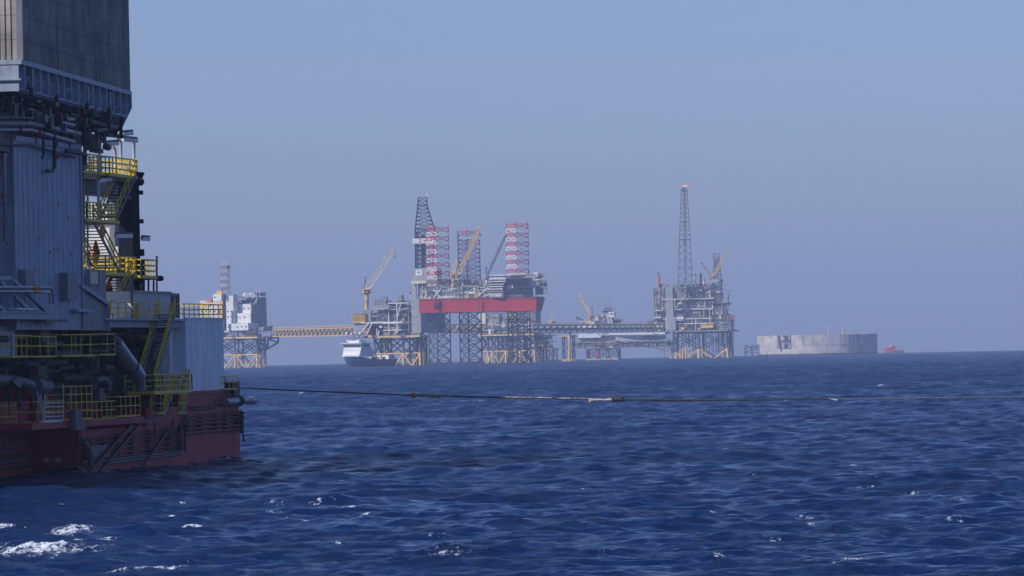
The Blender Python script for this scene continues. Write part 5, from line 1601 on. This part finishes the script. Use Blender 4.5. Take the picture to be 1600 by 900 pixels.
    def stair(pn, pf, off, w, rails=True, n=14, tread='steel', Q=Q):
        """pn (x,y) foot or head in the picture and pf the other end, on the outboard side"""
        a = Q.pt(*pn, off); b = Q.pt(*pf, off); sd = Q.n * -w
        o = part('stair', lambda mb: (mb.bar(a, b, .07, .26, m=0), mb.bar(a + sd, b + sd, .07, .26, m=0), [mb.bar(a.lerp(b, (i + .5) / n), a.lerp(b, (i + .5) / n) + sd, .26, .07, m=1) for i in range(n)]), ['wall' if Q is S else 'steel', tread])
        for q in (Vector((0, 0, 0)), sd):
            mb = MB(); up = Vector((0, 0, 1.05))
            mb.bar(a + q + up, b + q + up, .09); mb.bar(a + q + up * .55, b + q + up * .55, .07)
            for i in range(6): p = a.lerp(b, i / 5) + q; mb.bar(p, p + up, .06)
            mb.build('handrail', N['yel'], o)
        return o
    plat('platform', 127, 171, 266, .0, 5); plat('platform', 171, 214, 271, .3, 3.2)
    plat('platform', 135, 186, 342, .3, 3.0); plat('platform', 128, 137, 374, -.6, 1.2)
    plat('platform', 165, 213, 426, .3, 3.0); plat('platform', 127, 140, 417, -.8, 1.5); plat('platform', 222, 245, 431, .8, 1.1)
    stair((183, 342), (213, 272), .35, 1.2, tread='navy'); stair((145, 344), (187, 426), .0, 1.7, n=17, tread='navy'); stair((174, 497), (210, 427), .35, 1.5, n=16, tread='navy')
    def frame(mb):
        for px, y0, y1 in ((130, 240, 380), (137, 300, 425), (155, 270, 345), (225, 405, 456), (232, 431, 456), (240, 431, 458), (245, 400, 460), (222, 405, 456)):
            mb.bar(Q.pt(px, y0, .1), Q.pt(px, y1, .1), .13, m=0 if px < 220 else 1)
        Q.box(mb, 222, 248, 431, 436, .8, 1.2, 1)
        for px in (128, 132): mb.bar(Q.pt(px, 298, .05), Q.pt(px, 425, .05), .09, m=2)
        for k in range(22): mb.bar(Q.pt(128, 300 + k * 5.6, .05), Q.pt(132, 300 + k * 5.6, .05), .07, m=2)
        mb.bar(Q.pt(163, 335, -.2), Q.pt(150, 318, -.2), .1, m=0)
        mb.cyl(Q.pt(248, 435, .6), Q.pt(252, 435, .6), .2, n=8, m=1)
    part('ladder_frame', frame, ['pipe', 'navy', 'yel'])
    def lampf(mb):
        # goose neck lamps over the top platform
        for base, top, arm, head in (((189, 265), (189, 222), (183, 214), (181, 213)), ((209.5, 262), (209.5, 224), (206, 219), (195, 218)), ((180, 262), (180, 234), (177, 229), (175, 228)), ((155.5, 268), (155.5, 236), (155.5, 228), (155.5, 225))):
            mb.tube([Q.pt(*base, -.2), Q.pt(*top, -.2), Q.pt(*arm, -.2), Q.pt(*head, -.2)], .10, n=8, m=0)
        for a, b in (((191, 210), (207, 208)), ((192, 218), (214, 220)), ((163, 226), (185, 224)), ((153, 283), (174, 279)), ((180, 369), (206, 368.5)), ((222, 373), (233, 374))):
            mb.bar(Q.pt(*a, -.1), Q.pt(*b, -.1), .16, .26, m=0); mb.bar(Q.pt(*a, -.1) + Vector((0, 0, .12)), Q.pt(*b, -.1) + Vector((0, 0, .12)), .1, .3, m=1)
        mb.tube([Q.pt(153.5, 342, .2), Q.pt(153.5, 290, .2), Q.pt(155, 282, .2)], .09, n=8, m=0)
        mb.bar(Q.pt(219, 371, -.1), Q.pt(235, 369, -.1), .06, m=1)
    part('goose_neck_lamp', lampf, ['white', 'dark'])
    def odd(mb):
        # orange double cones, white boxes and a yellow ball on the landings
        for px, y0, y1, m_ in ((150, 375, 415, 0), (170, 436, 468, 0), (160, 352, 372, 0)):
            c = Q.pt(px, (y0 + y1) / 2, -1.0); h = abs(Q.pt(px, y0, -1.0).z - Q.pt(px, y1, -1.0).z) / 2
            mb.cyl(c - Vector((0, 0, h)), c, .05, .3, n=10, m=m_); mb.cyl(c, c + Vector((0, 0, h)), .3, .05, n=10, m=m_)
        for px, y0, y1 in ((188, 385, 415), (195, 400, 416), (208, 448, 470)):
            Q.box(mb, px - 3, px + 3, y0, y1, -1.5, .3, 1)
        mb.sphere(Q.pt(133, 260, -.2), .25, m=2)
    part('landing_shapes', odd, ['orange', 'white', 'yel'])
    # ---- tall block on the right and red hull below
    def blk_(mb):
        a = S.pt(290.5, 498.5); b = S.pt(291, 616); u0 = S.u(290.5, 550); u1 = S.u(349.5, 550)
        S.ubox(mb, u0, u1, -20, 0, b.z, a.z, 0); S.ubox(mb, u0 - 1.2, u0, -20, -.9, b.z, a.z, 0)
    bb = part('deck_block', blk_, 'ivory')
    def seam(mb):
        u0 = S.u(290.5, 550); u1 = S.u(349.5, 550); zt = S.pt(290.5, 498.5).z
        S.ubox(mb, u0 - .05, u1 + .1, -.1, .08, zt, zt + .12); S.ubox(mb, u0, u1, 0, .015, zt - 2.85, zt - 2.8)
        for k in range(1, 7): u = u0 + (u1 - u0) * k / 7; S.ubox(mb, u, u + .06, .0, .02, S.pt(291, 614).z, zt)
    part('plate_seam', seam, 'ivory', bb)
    mb = MB(); zt = S.pt(290.5, 498).z; u0 = S.u(288, 498); u1 = S.u(348.5, 498)
    rail(mb, [S.w(u0, -3, zt), S.w(u0, 0, zt), S.w(u1, 0, zt), S.w(u1, -3, zt)], h=1.05, r=.06, step=1.7, bars=3); mb.build('railing', N['yel'], bb)
    zd = S.pt(170, 497).z
    mb = MB(); ua = S.u(168, 497); ub = S.u(262, 500)
    rail(mb, [S.w(ua, .2, zd), S.w(ub, .2, zd)], h=1.05, r=.065, step=2.2, bars=3); mb.bar(S.pt(214, 500, .2), S.pt(214, 474, .2), .25); mb.build('railing', N['yel'], dk)
    # long stair
    stair((240, 612), (274, 490), .9, 1.15, n=30, tread='steel', Q=S)
    stair((256, 650), (270, 612), 1.0, 1.0, n=9, Q=S)
    stair((284, 648), (296, 600), 1.0, .2, n=2, Q=S)
    plat('platform', 240, 300, 612, 1.0, 2.0, Q=S)
    # ---- red hull
    zh = S.pt(291, 614).z
    def hull(mb):
        u0 = S.u(127, 700); u1 = 0.0
        # stepped outline of the deck edge: lower towards us
        zl = S.pt(127, 672).z; zm = S.pt(290, 645).z
        S.ubox(mb, u0, u1, -45, 0, -5, zl, 0)
        S.ubox(mb, S.u(228, 650), u1, -45, 0, zl, S.pt(300, 634).z, 0)
        S.ubox(mb, S.u(288, 630), u1, -45, 0, S.pt(300, 634).z, zh, 0)
        S.ubox(mb, S.u(288, 620, .15), S.u(352, 620, .15), -1, .18, zh - .1, zh + .12, 0); S.ubox(mb, S.u(288, 624, .1), S.u(350, 624, .1), -1, .1, zh - .95, zh - .8, 0)
        # inboard red bulkheads
        S.ubox(mb, u0, S.u(225, 660), -45, -3.2, zl, zl + 3.2, 0)
        # nearer part of the hull, set back
        un = S.u(47, 700, -3.3)
        S.ubox(mb, -95, un, -48, -3.3, -5, S.pt(47, 626, -3.3).z, 0)
        S.ubox(mb, un, u0 + .5, -45, -3.4, -5, S.pt(47, 660, -3.4).z, 0)
        S.ubox(mb, un, un + 1.2, -3.6, -2.9, -5, S.pt(47, 640, -3.3).z, 0)
    hl = part('hull', hull, 'red')
    # tide stain band
    def rub(mb):
        # horizontal fender pipes with clamps
        for y0, y1, pa, pb in ((651, 644, 289, 378), (657, 650, 289, 378), (664, 657, 289, 378), (671, 664, 289, 378), (678, 671, 289, 378), (636, 632, 300, 345), (640, 636, 300, 345)):
            mb.cyl(S.pt(pa, y0, .28), S.pt(pb - 2, y1 + .6, .28), .06, n=8, m=0)
        for px in (292, 312, 336, 352, 370):
            for y in range(6): 
                p = S.pt(px, 650 + y * 5.6 - (px - 290) * .08, .2); u = S.u(px, 660, .2); S.ubox(mb, u, u + .3, 0, .34, p.z - .11, p.z + .06, 1)
        for i, (y0, y1) in enumerate(((686, 668), (692, 673), (698, 679), (704, 685), (711, 692), (717, 698))):
            mb.cyl(S.pt(130, y0 + 2, .28), S.pt(288, y1 + (0 if i < 3 else 4), .28), .055, n=8, m=0)
        for px in (140, 160, 182, 205, 232, 262, 281):
            for y in range(7):
                p = S.pt(px, 686 + y * 5.2 - (px - 130) * .12, .2); u = S.u(px, 690, .2); S.ubox(mb, u, u + .3, 0, .34, p.z - .11, p.z + .06, 1)
        for y0, y1 in ((724, 712), (729, 716)): mb.cyl(S.pt(128, y0, .3), S.pt(280, y1 - 6, .3), .09, n=8, m=2)
    part('fender_pipe', rub, ['dred', 'dark', 'steel'], hl)
    def brc(mb):
        for a, b in (((137, 740), (206, 662)), ((155, 738), (219, 662)), ((224, 727), (262, 672)), ((135, 741), (120, 728))): mb.bar(S.pt(*a, .5), S.pt(*b, .5), .17)
    part('brace', brc, 'dred', hl)
    def lad(mb):
        for a, b, m_ in (((242, 657), (242, 690), 1), ((270, 655), (270, 690), 1), ((280, 660), (280, 705), 0), ((288, 655), (289, 706), 0), ((215, 660), (252, 655), 1)): mb.bar(S.pt(*a, .5), S.pt(*b, .5), .16, m=m_)
        mb.tube([S.pt(376, 640, .4), S.pt(378, 665, .5), S.pt(378, 672, .6), S.pt(382, 690, .7), S.pt(380, 688, .5)], .06, n=6, m=0)
        for k in range(7): p = S.pt(377, 645 + k * 5, .4); mb.hexa([p + Vector((x, y, -.1)) for x, y in ((-.12, -.2), (.2, -.2), (.2, .2), (-.12, .2))], [p + Vector((x, y, .1)) for x, y in ((-.12, -.2), (.2, -.2), (.2, .2), (-.12, .2))], 0)
    part('hull_ladder', lad, ['dark', 'steel'], hl)
    def arch(mb):
        mb.tube([S.pt(129, 690, .6), S.pt(136, 697, .6), S.pt(141, 708, .6), S.pt(142, 728, .6)], .2, n=8); S.box(mb, 139, 172, 697, 716, .35, .35)
    part('fender_guard', arch, 'steel', hl)
    # recessed panel carrying the draught marks
    up = S.u(127, 700)
    def pan(mb):
        S.ubox(mb, up - .35, up, -3.5, -.05, -5, S.pt(127, 668).z, 0)
        for k in range(5): S.ubox(mb, up - .6, up - .35, -3.3 + k * .75, -3.2 + k * .75, S.pt(127, 742).z, S.pt(127, 700).z, 0)
    pn = part('hull_recess', pan, 'red', hl)
    def pl2(mb):
        z = S.pt(127, 729).z
        mb.cyl(S.w(up - 1.0, -3.4, z - .25), S.w(up - .9, -.1, z), .13, n=8); mb.cyl(S.w(up - 1.0, -3.4, z - .6), S.w(up - .9, -.1, z - .35), .1, n=8, m=1)
        z = S.pt(47, 727, -3.3).z
        for k in range(3): mb.cyl(S.w(-95, -3.1, z + k * .35), S.w(S.u(47, 700, -3.3), -3.1, z + k * .35), .1, n=8, m=k % 2)
        for y in (680, 688, 697, 705, 742): mb.cyl(S.w(-95, -3.15, S.pt(47, y, -3.3).z), S.w(S.u(46, 700, -3.3), -3.15, S.pt(47, y, -3.3).z), .07, n=8, m=1)
    part('fender_pipe', pl2, ['dark', 'steel'], hl)
    # lettering MD-1 2943
    fc = bpy.data.curves.new('lettering', 'FONT'); fc.body = 'MD-1 2943'; fc.size = .62; fc.extrude = .01; fc.align_x = 'LEFT'
    fo = bpy.data.objects.new('tmp_text', fc); COL.objects.link(fo); bpy.context.view_layer.update()
    dg = bpy.context.evaluated_depsgraph_get(); me = bpy.data.meshes.new_from_object(fo.evaluated_get(dg)); COL.objects.unlink(fo); bpy.data.objects.remove(fo)
    L = max(v.co.x for v in me.vertices); width = 1.15
    tp = S.w(up - .62, 0, S.pt(127, 722).z); c0 = S.w(up - .62, -2.35, tp.z)
    for v in me.vertices:
        x, y, z = v.co; p = c0 + S.n * (x / L * width) + Vector((0, 0, y * .85)) - S.e * z; v.co = p - root.location
    me.materials.clear(); me.materials.append(N['white']); lo = bpy.data.objects.new('lettering', me); COL.objects.link(lo); lo.parent = pn
    # ---- yellow cages and walkways over the hull
    def cage(px0, px1, yT, yB, off, dep, step=.9):
        a = S.pt(px0, yB, off); u0 = S.u(px0, yB, off); u1 = S.u(px1, yB, off); h = S.pt(px0, yT, off).z - a.z
        mb = MB(); rail(mb, [S.w(u0, off - dep, a.z), S.w(u0, off, a.z), S.w(u1, off, a.z)], h=h, r=.055, step=step * 1.5, bars=max(2, int(h / .5))); 
        S.ubox(mb, u0, u1, off - dep, off, a.z - .1, a.z); o = mb.build('access_cage', N['yel'], root)
        return o
    cage(103, 144, 604, 655, .9, 1.2); cage(144, 182, 628, 655, .8, 1.0); cage(182, 219, 620, 650, .9, 1.0); cage(52, 100, 628, 660, 0.1, 2.2); cage(0, 26, 634, 669, -2.2, 2.4, .6)
    cage(-40, 0, 634, 669, -2.2, 2.4, .6); cage(246, 258, 616, 645, 1.2, .4, .8); cage(278, 290, 616, 644, 1.2, .4, .8)
    cage(18, 50, 524, 556, .8, 3.5); cage(50, 88, 526, 556, 1.1, 2.0, 1.4); cage(97, 156, 523, 555, 1.0, 2.0, 1.6); cage(156, 180, 522, 553, 1.3, 1.6, 1.2); cage(352, 371, 588, 607, .35, 1.2, .9)
    def wl(mb):
        a = S.pt(68, 663, .3); S.box(mb, 50, 226, 662, 672, .9, 4, 1)
        for x in (70, 99): mb.bar(S.pt(x, 662, .6), S.pt(x, 600, .6), .08, m=0)
        for y in (630, 636, 645, 651): mb.bar(S.pt(70, y, .6), S.pt(98, y - 1, .6), .06, m=0)
        S.box(mb, 69, 101, 657, 662, .7, .3, 0)
        mb.bar(S.pt(58, 612, .6), S.pt(68, 658, .6), .07, m=0); mb.bar(S.pt(62, 612, .6), S.pt(70, 658, .6), .07, m=0)
    part('boarding_ladder', wl, ['white', 'red'])
    def fend(mb):
        S.box(mb, 118, 128, 640, 672, 1.3, .5, 0); S.box(mb, 128, 134, 655, 671, 1.2, .5, 0)
    part('rubber_fender', fend, 'steel')
    def outl(mb):
        mb.tube([S.pt(352, 628, .3), S.pt(362, 628, .5), S.pt(372, 626, .5)], .28, n=12, m=0)
        mb.cyl(S.pt(372, 626, .5), S.pt(392, 625.5, .6), .27, n=14, m=0); mb.cyl(S.pt(388, 625.6, .6), S.pt(396, 625.4, .6), .32, n=14, m=0); mb.cyl(S.pt(371, 626, .5), S.pt(375, 626, .5), .4, n=14, m=1)
        mb.tube([S.pt(340, 622, .3), S.pt(336, 628, .4), S.pt(345, 632, .4)], .06, n=6, m=1)
        S.box(mb, 366, 375, 596, 626, .3, .8, 1)
        mb.tube([S.pt(352, 612, .3), S.pt(362, 622, .4), S.pt(372, 622, .4)], .1, n=6, m=1)
    part('hawse_outlet', outl, ['pipe', 'dark'])
    # ---- unseen block, added out of frame to shade the rig's front and lower left
    def bulk(mb):
        S.ubox(mb, -120, -72, -60, -12.5, 6, 39, 0); S.ubox(mb, -128, -68, -62, -13, -5, 6, 1)
    part('unseen_shade_block', bulk, ['wall', 'red'])
near_rig()

def rig_extras():
    # container on the lower deck
    t = thing('shipping_container', S.w(S.u(206, 480, -1), -1, S.pt(206, 497, -1).z), 'white shipping container on the near rig deck behind the yellow railing', 'container')
    u0 = S.u(205, 470, -1.2); u1 = S.u(266, 470, -1.2); z0 = S.pt(206, 497, -1.2).z; z1 = S.pt(206, 455, -1.2).z
    mb = MB(); S.ubox(mb, u0, u1, -4.2, -1.2, z0, z1); b = mb.build('body', N['white'], t)
    mb = MB()
    u = u0 + .3
    while u < u1 - .2: S.ubox(mb, u, u + .14, -1.2, -1.13, z0 + .1, z1 - .1); u += .42
    mb.build('corrugation', N['white'], b)
    mb = MB(); S.ubox(mb, u1 + .05, u1 + 2.6, -4.0, -1.1, z0, z1 - .05, 0); 
    for k in range(4): S.ubox(mb, u1 + .2 + k * .65, u1 + .28 + k * .65, -1.1, -1.04, z0 + .1, z1 - .2, 1)
    mb.build('door', [N['wall'], N['dark']], t)
    mb = MB()
    for a in (u0, u1 - .15):
        S.ubox(mb, a, a + .15, -1.25, -1.08, z0, z1 + .04)
    S.ubox(mb, u0, u1, -1.25, -1.07, z1 - .12, z1 + .05); mb.build('corner_frame', N['wall'], t)
    # life ring
    c = S.pt(282, 597, 1.15)
    t = thing('life_ring', c, 'red and white life ring on the yellow railing below the long stair', 'life ring')
    mb = MB(); n = 24; k = 8; R, r_ = .36, .085
    A = S.n; Bv = Vector((0, 0, 1)); V = []; F = []
    for i in range(n):
        th = 2 * math.pi * i / n; d = A * math.cos(th) + Bv * math.sin(th)
        for j in range(k):
            ph = 2 * math.pi * j / k; V.append(c + d * (R + r_ * math.cos(ph)) + S.e * (r_ * math.sin(ph)))
    for i in range(n):
        for j in range(k): F.append((i * k + j, ((i + 1) % n) * k + j, ((i + 1) % n) * k + (j + 1) % k, i * k + (j + 1) % k))
    mb.add(V, F, 0, True)
    for i in range(n):
        pass
    mb.m = [1 if (idx // k) % 6 < 2 else 0 for idx in range(len(F))]
    mb.build('ring', [N['white'], N['orange']], t)
    mb = MB(); mb.sphere(c, .12, nu=8, nv=5); mb.build('light', N['white'], t)
    # extinguisher-like locker near the ring
    # mooring line
    pts2d = [(371, 606), (420, 608.5), (500, 612), (580, 615), (640, 617.5), (700, 619), (780, 621), (860, 622.7), (925, 624), (965, 624), (1050, 625), (1150, 624.8), (1250, 624), (1300, 623.3), (1400, 622.4), (1500, 621), (1600, 619.5), (1760, 617)]
    D = 404
    t = thing('mooring_line', at(371, 606, D), 'dark mooring line stretched low over the water from the near rig to the right edge', 'rope')
    def seg(x): return 404 - (x - 371) * .055
    def P(x, y): return at(x, y, seg(x))
    import bisect
    xs = [p[0] for p in pts2d]
    def yat(x):
        i = min(max(bisect.bisect(xs, x) - 1, 0), len(xs) - 2); f = (x - xs[i]) / (xs[i + 1] - xs[i]); return pts2d[i][1] * (1 - f) + pts2d[i + 1][1] * f
    def run(name, x0, x1, r0, r1, mats, jit=0.0, n=None, dy=0, mi=0):
        rr = random.Random(int(x0)); n = n or int((x1 - x0) / 8) + 2; P_ = []; R_ = []
        for i in range(n):
            f = i / (n - 1); x = x0 + (x1 - x0) * f; P_.append(P(x, yat(x) + dy + rr.uniform(-jit, jit))); R_.append(r0 + (r1 - r0) * f + rr.uniform(0, jit) * .05)
        mb = MB(); mb.tube(P_, R_, n=8, m=mi); return mb.build(name, mats, t)
    RP = [N['rope'], N['pipe'], N['red']]
    wr0 = paint('pale_rope', (0.42, 0.36, 0.28), .9, .2, .4, (.1, .08, .06), 2.0, 1)
    run('rope', 638, 692, .07, .06, [wr0]); run('rope', 371, 640, .034, .042, RP); run('rope', 690, 925, .045, .05, RP); run('rope', 965, 1300, .068, .05, RP); run('rope', 1300, 1760, .036, .032, [N['steel']])
    wr = [paint('pale_rope', (0.42, 0.36, 0.28), .9, .2, .4, (.1, .08, .06), 2.0, 1), N['orange'], N['dark']]
    for dy in (-.9, .9): run('rope_strand', 640, 690, .05, .05, wr, jit=.8, n=22, dy=dy)
    run('rope_strand', 700, 925, .02, .02, wr, jit=.5, n=60, dy=-.8)
    run('rope_strand', 925, 968, .06, .06, wr, jit=.7, n=14); run('rope_strand', 390, 640, .02, .02, wr, jit=.4, n=40, dy=-.8)
    mb = MB()
    p = P(646, 617.5); mb.sphere(p, .2, m=1, nu=8, nv=5); p = P(966, 624); mb.cyl(P(958, 624), P(974, 624), .15, n=8, m=2)
    mb.build('shackle', wr, t)
    mb = MB(); mb.tube([P(683, 617), P(686, 619.5), P(684, 622)], .07, n=6); mb.tube([P(922, 624), P(923, 627), P(921, 629)], [.12, .13, .05], n=6); mb.tube([P(925, 624), P(926, 627)], .08, n=6); mb.tube([P(1296, 623), P(1303, 624), P(1309, 625.5)], .05, n=6)
    mb.build('loose_end', wr, t)
rig_extras()
# ------------------------------------------------------------------ every separate piece of these kinds is a part of its own
def separate(o, tol, cap=40):
    me = o.data
    n = len(me.vertices)
    par = list(range(n))
    def find(i):
        while par[i] != i:
            par[i] = par[par[i]]; i = par[i]
        return i
    polys = [tuple(p.vertices) for p in me.polygons]
    for f in polys:
        a = find(f[0])
        for v in f[1:]:
            b = find(v)
            if a != b: par[b] = a
    co = np.array([v.co for v in me.vertices])
    isl = {}
    for i in range(n): isl.setdefault(find(i), []).append(i)
    keys = list(isl)
    lo = [co[isl[k]].min(0) - tol for k in keys]; hi = [co[isl[k]].max(0) + tol for k in keys]
    m = len(keys); g = list(range(m))
    def fg(i):
        while g[i] != i:
            g[i] = g[g[i]]; i = g[i]
        return i
    for i in range(m):
        for j in range(i + 1, m):
            if (lo[i] <= hi[j]).all() and (lo[j] <= hi[i]).all():
                a, b = fg(i), fg(j)
                if a != b: g[b] = a
    groups = {}
    for i, k in enumerate(keys): groups.setdefault(fg(i), []).append(k)
    if not 1 < len(groups) <= cap: return
    gi = {}
    for t, (gk, ks) in enumerate(groups.items()):
        for k in ks: gi[k] = t
    base = o.name.split('.')[0]; kids = list(o.children)
    buckets = [MB() for _ in groups]
    maps = [dict() for _ in groups]
    for p in me.polygons:
        t = gi[find(p.vertices[0])]; mb = buckets[t]; mp = maps[t]; f = []
        for v in p.vertices:
            if v not in mp:
                mp[v] = len(mb.v); mb.v.append(tuple(me.vertices[v].co))
            f.append(mp[v])
        mb.f.append(tuple(f)); mb.m.append(p.material_index); mb.sm.append(p.use_smooth)
    mats = list(me.materials)
    for t, mb in enumerate(buckets):
        m2 = bpy.data.meshes.new(base); m2.from_pydata(mb.v, [], mb.f)
        for mt in mats: m2.materials.append(mt)
        m2.polygons.foreach_set('material_index', mb.m); m2.polygons.foreach_set('use_smooth', mb.sm); m2.update()
        if t == 0: o.data = m2
        else:
            c = bpy.data.objects.new(base, m2); COL.objects.link(c); c.parent = o.parent; c.location = o.location
NEAR = {'hawse_outlet', 'equipment', 'stiffener', 'goose_neck_lamp', 'landing_shapes', 'inner_bulkhead', 'exhaust_duct', 'strip_lamp', 'pipe_flange', 'hanging_box', 'ladder_frame', 'deck_pipe', 'louvre', 'corner_frame', 'rubber_fender', 'cladding_seam',
        'brace', 'hull_fitting', 'window_frame', 'door', 'hull_ladder', 'loose_end', 'shackle', 'wall_band', 'pipe_bracket', 'post', 'wall_hole', 'clad_tower', 'cantilever_arm', 'roof_plant', 'cladding_rib', 'support_frame', 'platform_floor',
        'platform_ring', 'window_band', 'racked_pipe', 'jacking_frame', 'stair_flight', 'vent_box', 'control_cabin', 'pipework', 'deck_cargo', 'mast', 'access_arm', 'gap_frame', 'unseen_shade_block', 'emblem', 'railing'}
for o in list(scene.objects):
    if o.type == 'MESH' and o.parent is not None and o.name.split('.')[0] in NEAR:
        root_ = o.parent
        while root_.parent: root_ = root_.parent
        near_ = root_.name.split('.')[0] in ('offshore_rig', 'shipping_container', 'life_ring', 'mooring_line')
        separate(o, .03 if near_ else .3, 40 if near_ else 24)
